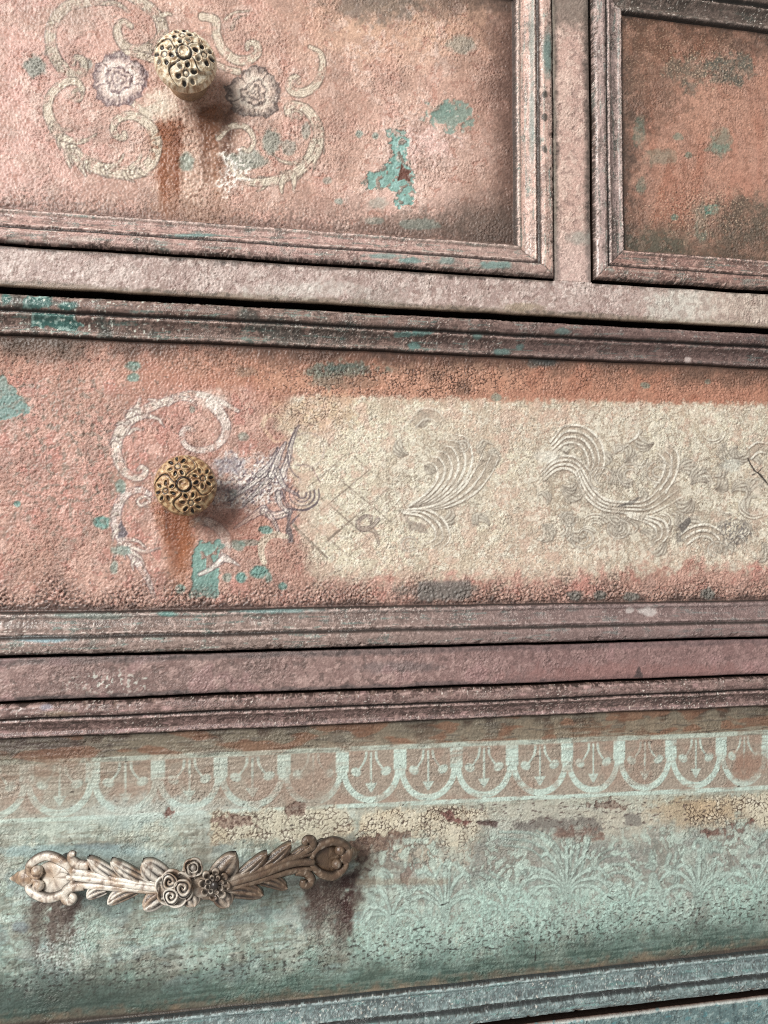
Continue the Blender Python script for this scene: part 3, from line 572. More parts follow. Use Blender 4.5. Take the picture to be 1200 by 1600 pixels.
    # rust run, teal chips
    mix(S, blob(S, 275, 845, 20, 72, .7, .5) * .6, (164, 104, 74)); drip(S, 254, 296, 784, 925, [(148, 80, 48), (118, 64, 42), (162, 94, 58)], 1.0, 3, 18); mix(S, blob(S, 375, 822, 50, 26, .5, .8) * .4, (174, 106, 84))
    tt = poly(S, [(312, 842), (326, 846), (344, 848), (343, 884), (342, 932), (298, 934), (299, 900), (303, 860)], 5, 1.5) * (1 - .75 * sm(.1, .4, fbm(S.x, S.z, 6, 2, 73)) * (S.py < 888))
    mix(S, tt * .84, (104, 160, 150), .5); S.h -= (tt * .28).astype(np.float32); S.flat = np.maximum(S.flat, tt.astype(np.float32)); mix(S, sm(.01, .10, tt) * (1 - sm(.15, .3, tt)) * .7, (222, 184, 170)); mix(S, sm(.15, .4, tt) * (1 - sm(.5, .8, tt)) * .6, (98, 74, 66))
    stroke(S, [(348, 872), (332, 887), (312, 898)], 9, 6, fill=(226, 214, 204), edge=E, op=.9)
    mix(S, tt * sm(890, 930, S.py) * .3, (60, 110, 108))
    for cx, cy, rx, ry, o in ((405, 893, 14, 10, .9), (376, 902, 9, 8, .9), (420, 903, 5, 8, .7), (442, 917, 7, 6, .95), (355, 902, 8, 7, .5), (159, 817, 13, 10, .9), (189, 760, 9, 10, .6), (26, 788, 6, 5, .85), (416, 828, 12, 6, .8), (372, 852, 10, 8, .5), (345, 854, 6, 5, .6),
                              (282, 920, 8, 7, .8), (178, 886, 7, 12, .5), (190, 860, 16, 8, .5), (208, 572, 12, 8, .8), (208, 590, 9, 7, .7), (365, 770, 6, 6, .2), (300, 640, 5, 6, .4), (1008, 602, 8, 5, .6), (1106, 597, 5, 4, .6), (776, 620, 8, 6, .5), (380, 682, 8, 7, .4), (390, 848, 18, 5, .4)):
        mix(S, blob(S, cx, cy, rx, ry, .25, .45) * o, (98, 152, 142)); S.h -= (blob(S, cx, cy, rx, ry, .25, .45) * .1 * o).astype(np.float32)
    tl = np.maximum(poly(S, [(-30, 590), (6, 588), (14, 600), (24, 610), (48, 636), (44, 646), (10, 658), (-30, 660)], 5, 1.5), 0)
    mix(S, tl * .85, (100, 144, 138), .5); S.flat = np.maximum(S.flat, tl.astype(np.float32)); S.h -= (tl * .25).astype(np.float32); mix(S, tl * (1 - sm(596, 624, py)) * .7, (132, 142, 130))
    # darker top edge with craquelure, crust along the bottom edge
    mix(S, (1 - sm(0, 34, e_t + 12 * S.n20 + 8 * S.n8)) * .86, (74, 54, 46)); mix(S, (1 - sm(8, 60, e_t + 16 * S.n20)) * .45 * sm(-.2, .3, S.n3), (108, 74, 58))
    tb = blob(S, 535, 578, 60, 11, .3, .9); mix(S, tb * .85, (52, 88, 84)); mix(S, blob(S, 510, 592, 24, 14, .3, 1) * .6, (62, 96, 90)); mix(S, blob(S, 548, 596, 40, 10, .4, .8) * .6, (98, 74, 60))
    mix(S, blob(S, 724, 606, 13, 12, .3, .8) * .8, (92, 62, 50)); mix(S, blob(S, 680, 588, 14, 9, .4, .8) * .6, (100, 70, 58)); mix(S, blob(S, 850, 566, 24, 8, .4, .8) * .7, (44, 62, 66))
    mix(S, blob(S, 385, 580, 18, 8, .4, .8) * .5, (120, 108, 92)); mix(S, blob(S, 60, 545, 80, 20, .5, .8) * .5, (80, 68, 56))
    crk = np.clip(blob(S, 560, 596, 150, 26, .4, .8) + blob(S, 700, 596, 120, 24, .4, .8) + blob(S, 490, 645, 60, 26, .4, .7) * .7 + blob(S, 350, 570, 120, 20, .5, .8) * .4 + .5 * blob(S, 950, 590, 260, 26, .4, .8), 0, 1)
    mix(S, crk * .35, (214, 164, 132)); crackle(S, crk, 2.1, .25, (58, 36, 28), .85, .10, 3)
    crust = 1 - sm(4, 56, e_b + 20 * S.n20 + 8 * S.n8 - 12 * sm(240, 0, px))
    mix(S, crust * .42, (150, 112, 98)); specks(S, crust, (62, 46, 42), 1.3, .06, 75, .75); specks(S, crust, (226, 186, 168), 1.5, .32, 77, .7)
    mix(S, (1 - sm(0, 14, e_b + 8 * S.n8)) * .7, (66, 50, 46))
    mix(S, box(S, 654, 736, 908, 938, 3, 3) * .72, (112, 108, 104)); mix(S, blob(S, 684, 924, 60, 12, .4, .6) * .5, (104, 100, 94))
    for cx, cy in ((936, 930), (985, 932), (1105, 928), (898, 930)): mix(S, blob(S, cx, cy, 11, 8, .3, .5) * .75, (100, 104, 98))
    g = np.clip(blob(S, 110, 730, 90, 120, .6, .9) + blob(S, 90, 640, 80, 50, .6, .9), 0, 1); specks(S, g, (132, 118, 104), 3.6, .22, 79, .65); specks(S, sm(480, 200, px), (112, 96, 86), 2.6, .52, 83, .6)
    S.h += (worms(S, 1.35, .27, 2) + grit(S, .9, .07, 2)) * (1 - .6 * cream)
    S.h += (crust * grit(S, 1.8, .42, 8)).astype(np.float32) + cream * grit(S, .9, .10, 9)
    S.h += ((1 - sm(560, 640, py - .04 * px)) * grit(S, 1.2, .10, 10)).astype(np.float32)

def paint_low(S):
    px, py = S.px, S.py
    k = (py - (1152.5 - .038 * px)); H = (1597 - .07 * px) - (1152.5 - .038 * px); v = k / 410.0
    S.c[:] = (180, 184, 166)
    mix(S, sm(0, .6, S.n60) * .4, (172, 172, 154)); mottle(S, 12)
    vv = v + .05 * S.n20 + .02 * S.str
    mix(S, sm(.36, .6, vv) * .8, (158, 181, 168)); mix(S, sm(.6, .9, vv) * .4, (130, 162, 149)); mix(S, blob(S, 60, 1270, 170, 60, .6, .7) * .5, (176, 198, 188)); mix(S, blob(S, 40, 1480, 140, 70, .6, .8) * .45, (158, 192, 182))
    mix(S, sm(560, 760, px) * sm(.42, .56, vv) * (1 - sm(.82, .92, vv)) * .85, (148, 143, 136))
    br = 1 - sm(.05, .26, vv + .02 * S.n8 - .03 * sm(500, 1200, px)); mix(S, br * .92, (108, 90, 74)); mix(S, (1 - sm(.0, .09, vv)) * .85, (68, 54, 44))
    mix(S, blob(S, 1000, 1150, 200, 26, .5, .9) * .5, (122, 86, 62)); mix(S, (1 - sm(-.1, .3, S.n20)) * (1 - sm(.1, .34, vv)) * .55, (150, 142, 120)); mix(S, blob(S, 60, 1170, 90, 16, .5, .9) * .5, (70, 56, 56))
    mix(S, sm(.1, .45, S.str + .4 * S.n20) * (1 - sm(.18, .42, vv)) * sm(.06, .12, vv) * .5, (176, 166, 142)); mix(S, sm(.3, .55, S.str) * (1 - sm(.14, .36, vv)) * .6, (62, 50, 44))
    mix(S, blob(S, 600, 1200, 80, 40, .6, .8) * .4, (172, 138, 112)); mix(S, blob(S, 500, 1220, 40, 40, .5, .8) * .45, (150, 122, 100))
    one = np.ones(len(px)); lowm = sm(.2, .5, vv)
    flakes(S, lowm, 9, .22, (178, 200, 190), .5, .05, 13); flakes(S, lowm, 12, .25, (136, 134, 118), .55, .0, 14); flakes(S, lowm, 6, .34, (108, 128, 118), .5, -.05, 15)
    mix(S, sm(.15, .5, S.str + .6 * S.n20) * .45, (128, 122, 106)); mix(S, sm(.25, .55, -S.str + .4 * S.n20) * .4 * lowm, (196, 212, 204)); mix(S, sm(.2, .5, S.sv + .3 * S.n20) * lowm * .35, (112, 116, 104))
    mix(S, (1 - sm(.06, .30, vv + .05 * S.n20)) * sm(.1, .35, fbm(S.x, S.z, 9, 3, 133, ax=3)) * .6, (132, 84, 60))
    mix(S, blob(S, 120, 1540, 330, 70, .7, .9) * .5 * sm(-.3, .3, S.n8 + S.n20), (74, 82, 74)); mix(S, sm(.05, .4, fbm(S.x, S.z, 24, 4, 171, ax=1.6)) * lowm * .45, (134, 126, 112)); mix(S, sm(.1, .4, fbm(S.x, S.z, 18, 4, 173, ax=2)) * lowm * .4, (126, 148, 150)); mix(S, sm(.15, .45, fbm(S.x, S.z, 10, 4, 175, ax=2)) * lowm * .4, (206, 214, 200))
    # stencilled border
    yt = 1196 - .0405 * px; yb = 1281 - .0445 * px
    C = [-60, 42, 145, 247, 345, 444, 535, 625, 713, 800, 886.5, 967.5, 1048, 1127, 1198, 1270]
    b = (py - yt) / (yb - yt); band = sm(-.02, .02, b) * (1 - sm(1.0, 1.03, b))
    weave = .5 + .5 * np.sin(px * 2.1) * np.sin(py * 2.1)
    mix(S, band * (.5 + .35 * sm(0, 540, px)), (162, 146, 130)); mix(S, band * weave * .2, (128, 112, 98)); mix(S, band * sm(0, .5, S.n20) * .45, (158, 126, 108))
    w = np.zeros(len(px)); orn = np.zeros(len(px))
    for i in range(len(C) - 1):
        c0, c1 = C[i], C[i + 1]; hw = (c1 - c0) / 2; kk = np.nonzero((px >= c0) & (px < c1))[0]
        a = (px[kk] - (c0 + c1) / 2) / hw; bb = b[kk]; sc = hw
        ell = np.hypot(a / .93, np.maximum(bb - .36, 0) / .57)
        ring = (1 - sm(.09, .13, np.abs(ell - 1.0) * 1.0)) * sm(.34, .40, bb) * (1 - sm(1.02, 1.06, bb))
        pil = (1 - sm(.20, .25, 1 - np.abs(a))) * (1 - sm(.36, .42, bb)) * sm(-.02, .03, bb)
        stem = (1 - sm(.02, .05, np.abs(a))) * sm(.02, .06, bb) * (1 - sm(.66, .70, bb))
        arrow = (1 - sm(.02, .05, np.abs(a) - .17 * np.clip((.78 - bb) / .16, 0, 1))) * sm(.60, .63, bb) * (1 - sm(.77, .80, bb))
        cur = .17 + .30 * sm(.05, .45, bb) ** 1.6
        side = (1 - sm(.03, .06, np.abs(np.abs(a) - cur))) * sm(.0, .05, bb) * (1 - sm(.42, .46, bb))
        leaf = 1 - sm(.8, 1.15, np.hypot((np.abs(a) - .52) / .18, (bb - .40 + .10 * (np.abs(a) - .52)) / .085))
        w[kk] = np.maximum(ring, pil); orn[kk] = np.maximum(np.maximum(stem, arrow), np.maximum(side, leaf))
    rail_ = np.maximum(1 - sm(.03, .05, np.abs(b - 1.03)), (1 - sm(.03, .06, np.abs(b + .04))) * .75)
    st = np.maximum(np.maximum(w, orn * .85), rail_)
    wr = np.clip(1.0 - .45 * sm(.1, .5, S.n20 + .3 * S.n8) - .3 * sm(.3, .5, S.str), .2, 1) * (.72 + .24 * sm(480, 560, px))
    wr = wr * (1 - .75 * blob(S, 60, 1200, 80, 26, .5, .8)) * (1 - .8 * blob(S, 490, 1225, 30, 40, .5, .7)) * (1 - .5 * blob(S, 1190, 1200, 40, 30, .5, .8))
    mix(S, st * wr, (184, 206, 194)); S.h += (st * wr * .06).astype(np.float32)
    mix(S, blob(S, 1170, 1195, 26, 20, .4, .8) * .6, (150, 108, 88)); mix(S, blob(S, 240, 1268, 120, 22, .6, .8) * .5, (180, 204, 198)); mix(S, box(S, 150, 640, 1262, 1276, 5, 6) * .3, (206, 212, 200))
    # cream and rust middle band with craquelure
    cw = np.clip(poly(S, [(560, 1268), (640, 1262), (760, 1266), (742, 1310), (735, 1352), (690, 1362), (620, 1345), (560, 1322)], 8, 6) + poly(S, [(1070, 1256), (1130, 1244), (1215, 1238), (1215, 1292), (1140, 1300), (1080, 1290)], 7, 5) + poly(S, [(330, 1272), (420, 1262), (540, 1262), (560, 1300), (480, 1318), (420, 1312), (330, 1318)], 8, 6) * .8, 0, 1)
    mix(S, cw * .88, (208, 196, 168)); mix(S, cw * sm(0, .5, S.n20) * .4, (198, 176, 140)); mix(S, cw * sm(.2, .5, S.n8) * .4, (226, 220, 200))
    mix(S, blob(S, 900, 1280, 210, 26, .5, .8) * .5, (184, 178, 162)); mix(S, blob(S, 1080, 1268, 60, 22, .5, .8) * .55, (176, 140, 100)); mix(S, blob(S, 980, 1290, 70, 30, .5, .8) * .4, (190, 178, 156))
    crackle(S, cw, 2.7, .3, (70, 50, 40), .9, .085, 9); crackle(S, cw * sm(-.1, .2, S.n20), 1.5, .2, (96, 72, 58), .7, .08, 10)
    def rust(p, c, o=.9, r=7):
        m = poly(S, p, r, 1.2); mix(S, m * o, c); S.h -= (m * .16).astype(np.float32); specks(S, m, (78, 52, 44), 2.2, .15, 84, .6)
    rust([(540, 1318), (570, 1306), (600, 1304), (618, 1296), (642, 1300), (640, 1320), (604, 1330), (590, 1346), (560, 1342)], (122, 92, 76)); rust([(624, 1366), (640, 1352), (654, 1348), (642, 1366), (636, 1386), (630, 1386)], (128, 92, 80), .9, 3)
    rust([(566, 1340), (600, 1336), (628, 1346), (626, 1362), (580, 1372), (550, 1370)], (128, 116, 100), .7)
    rust([(1090, 1298), (1130, 1294), (1148, 1286), (1160, 1290), (1176, 1280), (1174, 1300), (1156, 1310), (1110, 1306)], (118, 74, 62)); rust([(688, 1272), (704, 1268), (712, 1278), (736, 1284), (732, 1288), (700, 1284)], (128, 82, 74), .9, 4)
    rust([(744, 1284), (760, 1282), (778, 1286), (776, 1292), (748, 1290)], (92, 72, 68), .9, 3); rust([(252, 1270), (262, 1262), (272, 1268), (266, 1278), (254, 1278)], (126, 88, 78), .9, 4); rust([(920, 1258), (960, 1252), (978, 1262), (950, 1270)], (120, 90, 78), .5, 9)
    rust([(330, 1282), (360, 1272), (392, 1276), (400, 1290), (380, 1292), (350, 1294)], (150, 122, 108), .7, 6); rust([(444, 1264), (462, 1252), (480, 1256), (474, 1272), (450, 1276)], (132, 104, 92), .7, 6)
    mix(S, np.clip(poly(S, [(798, 1288), (850, 1280), (930, 1276), (940, 1296), (900, 1306), (860, 1300), (800, 1296)], 7, 3) * .75, 0, 1), (112, 104, 98)); mix(S, blob(S, 905, 1302, 34, 14, .3, .9) * .75, (116, 78, 66)); mix(S, box(S, 975, 1000, 1272, 1290, 2, 4) * .6, (104, 98, 94))
    specks(S, blob(S, 940, 1270, 240, 26, .4, .8), (84, 66, 62), 1.8, .42, 86, .7, ax=2.5); mix(S, blob(S, 110, 1330, 130, 9, .4, .6) * .5, (126, 158, 162)); mix(S, blob(S, 155, 1322, 36, 5, .4, .5) * .5, (112, 132, 138)); mix(S, blob(S, 195, 1340, 90, 14, .5, .6) * .4, (176, 204, 200))
    # lower damask: mint sprays
    mix(S, sm(556, 620, px + 20 * S.n20) * sm(.40, .5, vv) * (1 - sm(.80, .9, vv)) * .55, (146, 140, 130))
    W = (180, 204, 192); G = (112, 118, 110)
    def spray(p, a, b, o=.75): stroke(S, np.array(p, float) + np.array([1.2, 1.2]), a * .9, b * .9, fill=G, op=.65, wear=.4); stroke(S, p, a, b, fill=W, op=o, edge=(116, 132, 124), eop=.45, wear=.3, hatch=2 if max(a, b) > 7 else 0, lift=.07)
    sp = [([(780, 1300), (836, 1304), (872, 1336), (884, 1402)], 3, 6), ([(782, 1310), (832, 1316), (864, 1344), (880, 1404)], 2, 4), ([(838, 1298), (862, 1312), (884, 1350), (888, 1402)], 2, 5), ([(786, 1320), (826, 1326), (850, 1342)], 2, 3),
          ([(808, 1366), (826, 1358), (846, 1362), (866, 1380), (882, 1408)], 9, 5), ([(822, 1378), (842, 1372), (862, 1386), (878, 1410)], 5, 4), ([(836, 1396), (856, 1394), (874, 1410)], 7, 4), ([(812, 1352), (820, 1366), (824, 1384)], 8, 2),
          ([(896, 1318), (890, 1350), (890, 1402)], 5, 4), ([(904, 1322), (898, 1356), (894, 1402)], 4, 4), ([(918, 1312), (908, 1350), (900, 1406)], 8, 4), ([(886, 1312), (886, 1340), (888, 1372)], 4, 3),
          ([(958, 1324), (932, 1340), (916, 1372), (904, 1410)], 3, 5), ([(976, 1332), (940, 1342), (922, 1374), (908, 1412)], 2, 4), ([(998, 1366), (976, 1352), (948, 1354), (926, 1378), (910, 1412)], 6, 4), ([(996, 1376), (978, 1364), (954, 1366), (934, 1388)], 7, 3),
          ([(752, 1366), (776, 1378), (806, 1390), (838, 1412), (852, 1440)], 6, 9), ([(752, 1384), (780, 1392), (816, 1398)], 9, 4), ([(764, 1360), (786, 1374), (812, 1386)], 3, 3), ([(838, 1412), (832, 1440), (842, 1466)], 7, 3), ([(858, 1410), (850, 1440), (840, 1470)], 6, 3),
          ([(672, 1380), (674, 1412), (660, 1444), (640, 1470)], 8, 5), ([(662, 1384), (666, 1416), (650, 1446), (636, 1458)], 4, 3), ([(702, 1346), (700, 1380), (698, 1412)], 6, 5), ([(690, 1350), (680, 1372), (676, 1400)], 3, 4), ([(712, 1350), (726, 1366), (734, 1384)], 9, 4),
          ([(672, 1418), (664, 1460), (630, 1490), (596, 1500)], 8, 5), ([(682, 1424), (674, 1470), (644, 1500)], 4, 4), ([(716, 1402), (732, 1408), (740, 1424)], 12, 6), ([(628, 1388), (636, 1400), (634, 1414)], 16, 6), ([(600, 1400), (590, 1420), (580, 1440)], 6, 14), ([(606, 1412), (612, 1440), (600, 1460)], 4, 3),
          ([(1076, 1356), (1088, 1390), (1076, 1430), (1062, 1446)], 9, 4), ([(1086, 1358), (1094, 1400), (1084, 1440)], 4, 3), ([(1116, 1342), (1108, 1386), (1116, 1424)], 7, 6), ([(1124, 1346), (1118, 1390), (1126, 1420)], 3, 3), ([(1056, 1330), (1054, 1356), (1058, 1376)], 4, 3), ([(1068, 1326), (1058, 1350)], 4, 2),
          ([(1066, 1390), (1052, 1414), (1040, 1430)], 4, 4), ([(1046, 1336), (1040, 1352), (1044, 1368)], 8, 3), ([(1020, 1370), (1016, 1400), (1000, 1416)], 14, 6), ([(1024, 1380), (1036, 1404), (1030, 1424)], 12, 4), ([(970, 1382), (972, 1404), (968, 1430)], 10, 6), ([(940, 1376), (956, 1384), (968, 1396)], 10, 4),
          ([(1160, 1344), (1180, 1346), (1204, 1354)], 6, 6), ([(1160, 1360), (1184, 1362), (1204, 1368)], 4, 4), ([(1150, 1384), (1152, 1404), (1148, 1430)], 6, 4), ([(1136, 1380), (1140, 1400)], 5, 4), ([(1172, 1330), (1186, 1314), (1200, 1300)], 8, 10), ([(1190, 1380), (1180, 1404), (1164, 1424)], 12, 5), ([(986, 1420), (980, 1440), (968, 1452)], 7, 5), ([(1110, 1326), (1126, 1330)], 6, 6), ([(1018, 1342), (1020, 1356)], 11, 9)]
    for p, a, b_ in sp: spray(p, a, b_)
    rr_ = np.random.RandomState(21)
    for i in range(18):
        cx, cy = rr_.uniform(566, 1200), rr_.uniform(1340, 1490); cy -= max(0, (cx - 560)) * .055
        if abs(cx - 885) < 60 and cy < 1400: continue
        R0, a0, sg = rr_.uniform(9, 20), rr_.uniform(0, 6.28), rr_.choice([-1, 1])
        for q_ in range(rr_.randint(2, 5)):
            r_ = R0 * (1 - .24 * q_); a = a0 + sg * np.linspace(0, rr_.uniform(1.6, 3.2), 7)
            spray(np.c_[cx + r_ * np.cos(a) * (1 - .06 * q_), cy + 1.35 * r_ * np.sin(a)], 2.6, 4.4 if q_ == 0 else 3.0, .7)
    def palmette(cx, cy, L0, n, spread, curl, seed):
        r = np.random.RandomState(seed)
        for q_ in range(n):
            v = (q_ - (n - 1) / 2) / max(1, (n - 1) / 2); a = -math.pi / 2 + v * spread; L = L0 * (1 - .28 * abs(v)) * r.uniform(.88, 1.08); c = v * curl
            P = np.array([(cx + 3 * v, cy), (cx + L * .4 * math.cos(a * .5 - math.pi / 4), cy + L * .42 * math.sin(a * .5 - math.pi / 4)), (cx + L * .8 * math.cos(a), cy + L * .8 * math.sin(a)), (cx + L * math.cos(a + c * .4), cy + L * math.sin(a + c * .4)), (cx + L * 1.02 * math.cos(a + c * .75), cy + L * .98 * math.sin(a + c * .75))])
            stroke(S, P + [1.4, 1.8], 2, 3, 8.5, fill=G, op=.6, wear=.35, lift=-.04); stroke(S, P, 2.2, 4.0, 6.4, fill=W, op=.95, wear=.4, lift=.03, edge=(112, 124, 116), eop=.45, ew=.9, hatch=2)
            for sd in (-1, 1):                                             # small lobes on each frond
                for tq_ in (.5, .72):
                    C_ = spline(P); ii = int(tq_ * (len(C_) - 1)); t_ = C_[min(ii + 2, len(C_) - 1)] - C_[ii - 2]; t_ = t_ / (np.linalg.norm(t_) + 1e-6); n_ = np.array([-t_[1], t_[0]]) * sd
                    stroke(S, [C_[ii], C_[ii] + n_ * L * .07 + t_ * L * .06, C_[ii] + n_ * L * .09 + t_ * L * .16], 3.4, 1.2, fill=W, op=.7, wear=.4, lift=.05)
    # a lace of small leaves between the big motifs
    wxx, wzz = px + 14 * S.n20 + 5 * S.n8, py + 14 * pn(S.x / 18, S.z / 18, 141) + 5 * S.n3
    lace = np.abs(pn(wxx / 17, wzz / 26, 143)) * .8 + np.abs(pn(wxx / 9, wzz / 12, 145)) * .45
    zone = sm(556, 600, px + 20 * S.n20) * sm(.41, .49, vv) * (1 - sm(.80, .90, vv)) * (.55 + .45 * sm(-.3, .3, S.n20 + S.n8))
    mix(S, sm(.26, .36, lace) * zone * .72, (182, 206, 192)); mix(S, (1 - sm(.04, .12, np.abs(lace - .27))) * zone * .4, (110, 116, 108)); mix(S, (1 - sm(.03, .09, np.abs(np.sin(wxx * .55 + wzz * .3)) - .2)) * sm(.36, .4, lace) * zone * .25, (124, 140, 130))
    for a_ in ((885, 1408, 92, 9, 1.15, 1.1, 1), (790, 1436, 56, 6, 1.1, 1.3, 2), (985, 1428, 56, 6, 1.1, 1.3, 3), (695, 1440, 88, 7, .75, 1.0, 4), (1092, 1416, 84, 7, .75, 1.0, 5), (612, 1446, 60, 6, 1.1, 1.3, 6), (1182, 1402, 64, 6, 1.0, 1.2, 7), (650, 1492, 44, 6, 1.3, 1.0, 8),
                (840, 1474, 46, 6, 1.3, 1.0, 9), (935, 1464, 44, 6, 1.3, 1.0, 10), (745, 1486, 42, 5, 1.2, 1.0, 11), (1040, 1452, 42, 5, 1.2, 1.0, 12), (1140, 1442, 42, 5, 1.2, 1.0, 13), (575, 1496, 36, 5, 1.2, 1.0, 14)):
        palmette(*a_)
    lw = np.clip(blob(S, 790, 1440, 90, 50, .5, .7) + blob(S, 640, 1470, 90, 40, .5, .8) + blob(S, 960, 1430, 90, 40, .5, .9) + blob(S, 1170, 1410, 70, 40, .5, .9), 0, 1); n5 = fbm(S.x + 2 * S.n8, S.z + 2 * S.n3, 3.0, 2, 88)
    mix(S, lw * sm(.05, .2, np.abs(n5)) * .55, (164, 204, 190)); mix(S, sm(.25, .5, S.n8 + .5 * S.n3) * sm(.55, .7, vv) * (1 - sm(.86, .93, vv)) * .4, (170, 202, 190))
    # runs under the handle, dark green foot of the panel
    r1 = blob(S, 84, 1450, 52, 62, .6, .9); drip(S, 50, 116, 1392, 1520, [(100, 86, 78), (78, 64, 58), (112, 98, 88)], .75, 4, 13); specks(S, r1, (66, 50, 46), 1.05, .22, 92, .6); specks(S, blob(S, 100, 1490, 50, 40, .6, .9), (214, 222, 216), 1.2, .2, 93, .6); r2 = blob(S, 522, 1430, 40, 70, .6, .8); drip(S, 486, 556, 1366, 1515, [(92, 72, 64), (76, 58, 52), (104, 88, 78)], .75, 5, 14); drip(S, 524, 550, 1366, 1470, [(58, 34, 32), (72, 46, 42)], .8, 6, 6); specks(S, r2, (150, 144, 128), 1.1, .25, 94, .5)
    mix(S, blob(S, 34, 1448, 12, 8, .4, .6) * .4, (96, 118, 140)); mix(S, box(S, 556, 700, 1372, 1382, 3, 3) * .4, (142, 118, 96))
    ef = (1597 - .078 * px - .000015 * px * px) - py
    eb = np.interp(px, [-100, 0, 500, 700, 1000, 1200, 1300], [1612, 1603, 1560, 1541, 1504, 1479, 1468]) - py
    mix(S, (1 - sm(10, 92, eb + 18 * S.n20 + 10 * S.n8 + 6 * S.str)) * .7, (70, 98, 88)); mix(S, (1 - sm(12, 60, eb + 14 * S.n20)) * .5 * sm(-.2, .35, S.str + .5 * S.n3), (40, 60, 52)); mix(S, blob(S, 80, 1560, 200, 34, .6, .9) * .5, (52, 62, 56))
    mix(S, (1 - sm(2, 22, eb + 8 * S.n8 + 6 * S.str + 6 * S.n3)) * .7, (104, 88, 72)); mix(S, (1 - sm(2, 14, eb + 6 * S.n8)) * sm(.0, .4, S.n20) * .45, (150, 124, 96)); mix(S, (1 - sm(0, 5, eb)) * .7, (58, 48, 44))
    specks(S, sm(20, 60, eb) * (1 - sm(60, 130, eb)), (48, 44, 40), 1.4, .32, 96, .7, ax=2)
    specks(S, np.ones(len(px)), (60, 52, 48), 1.5, .78, 98, .7, ax=3)
    for (a_, b_) in (((646, 1452), (664, 1448)), ((704, 1483), (722, 1482)), ((758, 1480), (780, 1482)), ((690, 1414), (702, 1410)), ((302, 1448), (314, 1444)), ((212, 1450), (222, 1448)), ((60, 1444), (66, 1452)), ((950, 1402), (958, 1406)), ((836, 1500), (838, 1474))):
        stroke(S, [a_, b_], 2.2, 1, fill=(38, 34, 32), op=.85, wear=.2)
    S.h += grit(S, .85, .11, 12, ax=1.3) + .7 * worms(S, 1.4, .15, 13, ax=1.5) + (sm(.05, .2, vv) * 0 + (1 - sm(.1, .32, vv)) * .16 * S.str).astype(np.float32) + (np.maximum(r1, r2) * grit(S, 1.3, .14, 14)).astype(np.float32)

def paint_moulding(S, t, W, pal, along='x'):
    """t: distance in from the outer edge (mm)"""
    u = t * 22.0 / W; st = S.str if along == 'x' else S.sv
    if isinstance(along, np.ndarray): st = np.where(along, S.str, S.sv)
    base, lite, dark, green, tealamt, dk = pal
    S.c[:] = base; mix(S, sm(-.2, .5, st + .5 * S.n20) * .55, lite); mix(S, sm(.1, .55, S.n20 - .3 * st) * .5, dark); mottle(S, 9)
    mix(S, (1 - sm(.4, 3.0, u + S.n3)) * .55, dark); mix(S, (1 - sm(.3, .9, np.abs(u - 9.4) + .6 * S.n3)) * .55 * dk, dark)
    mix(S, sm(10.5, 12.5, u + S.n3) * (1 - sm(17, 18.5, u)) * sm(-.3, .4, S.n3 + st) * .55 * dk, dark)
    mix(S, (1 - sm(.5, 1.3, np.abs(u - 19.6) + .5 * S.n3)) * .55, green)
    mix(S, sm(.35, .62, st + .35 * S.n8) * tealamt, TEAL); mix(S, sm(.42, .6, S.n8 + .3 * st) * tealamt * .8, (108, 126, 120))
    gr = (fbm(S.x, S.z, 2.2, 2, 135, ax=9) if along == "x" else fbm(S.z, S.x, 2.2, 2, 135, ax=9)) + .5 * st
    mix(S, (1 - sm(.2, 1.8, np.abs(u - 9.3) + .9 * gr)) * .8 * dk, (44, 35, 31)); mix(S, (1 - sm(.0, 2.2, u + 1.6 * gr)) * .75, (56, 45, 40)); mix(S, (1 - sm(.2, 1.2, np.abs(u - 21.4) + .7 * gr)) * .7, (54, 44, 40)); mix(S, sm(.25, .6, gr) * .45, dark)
    flakes(S, np.ones(len(t)), 4.5, .40, lite, .6, .06, 16); cf = chips(S, (1 - sm(1.5, 5, u)), 5, .42, .35, 1); mix(S, cf * .7, (120, 96, 84)); cf = chips(S, 1 - sm(.6, 1.6, np.abs(u - 7.8)), 4, .46, .3, 2); mix(S, cf * .6, lite)
    wl = tuple(min(255, c + 34) for c in lite)
    specks(S, np.maximum(1 - sm(.3, 1.1, np.abs(u - 10.9)), np.maximum(1 - sm(.3, .9, np.abs(u - 20.2)), .8 * (1 - sm(.3, .9, np.abs(u - 1.6))))), wl, 1.3, -.05, 107, .75, ax=3 if along == 'x' else .6)
    specks(S, np.ones(len(t)), lite, 1.2, .36, 101, .8); specks(S, sm(-.1, .3, S.n20 + .5 * S.n8), (226, 218, 206), 1.0, .52, 109, .8, ax=1.4); specks(S, sm(2, 4, u), (60, 48, 44), 1.3, .5, 103, .6 * dk)  # the whitish specks are glints painted into the colour
    S.h += (worms(S, 1.2, .12, 15, ax=1.6) + grit(S, .8, .05, 16, ax=1.5)) * (.35 + .65 * sm(-.2, .3, S.n20 + .5 * S.n8)) * sm(.8, 3, u)
    S.r += (.08 * sm(-.2, .3, S.n8) - .04).astype(np.float32)
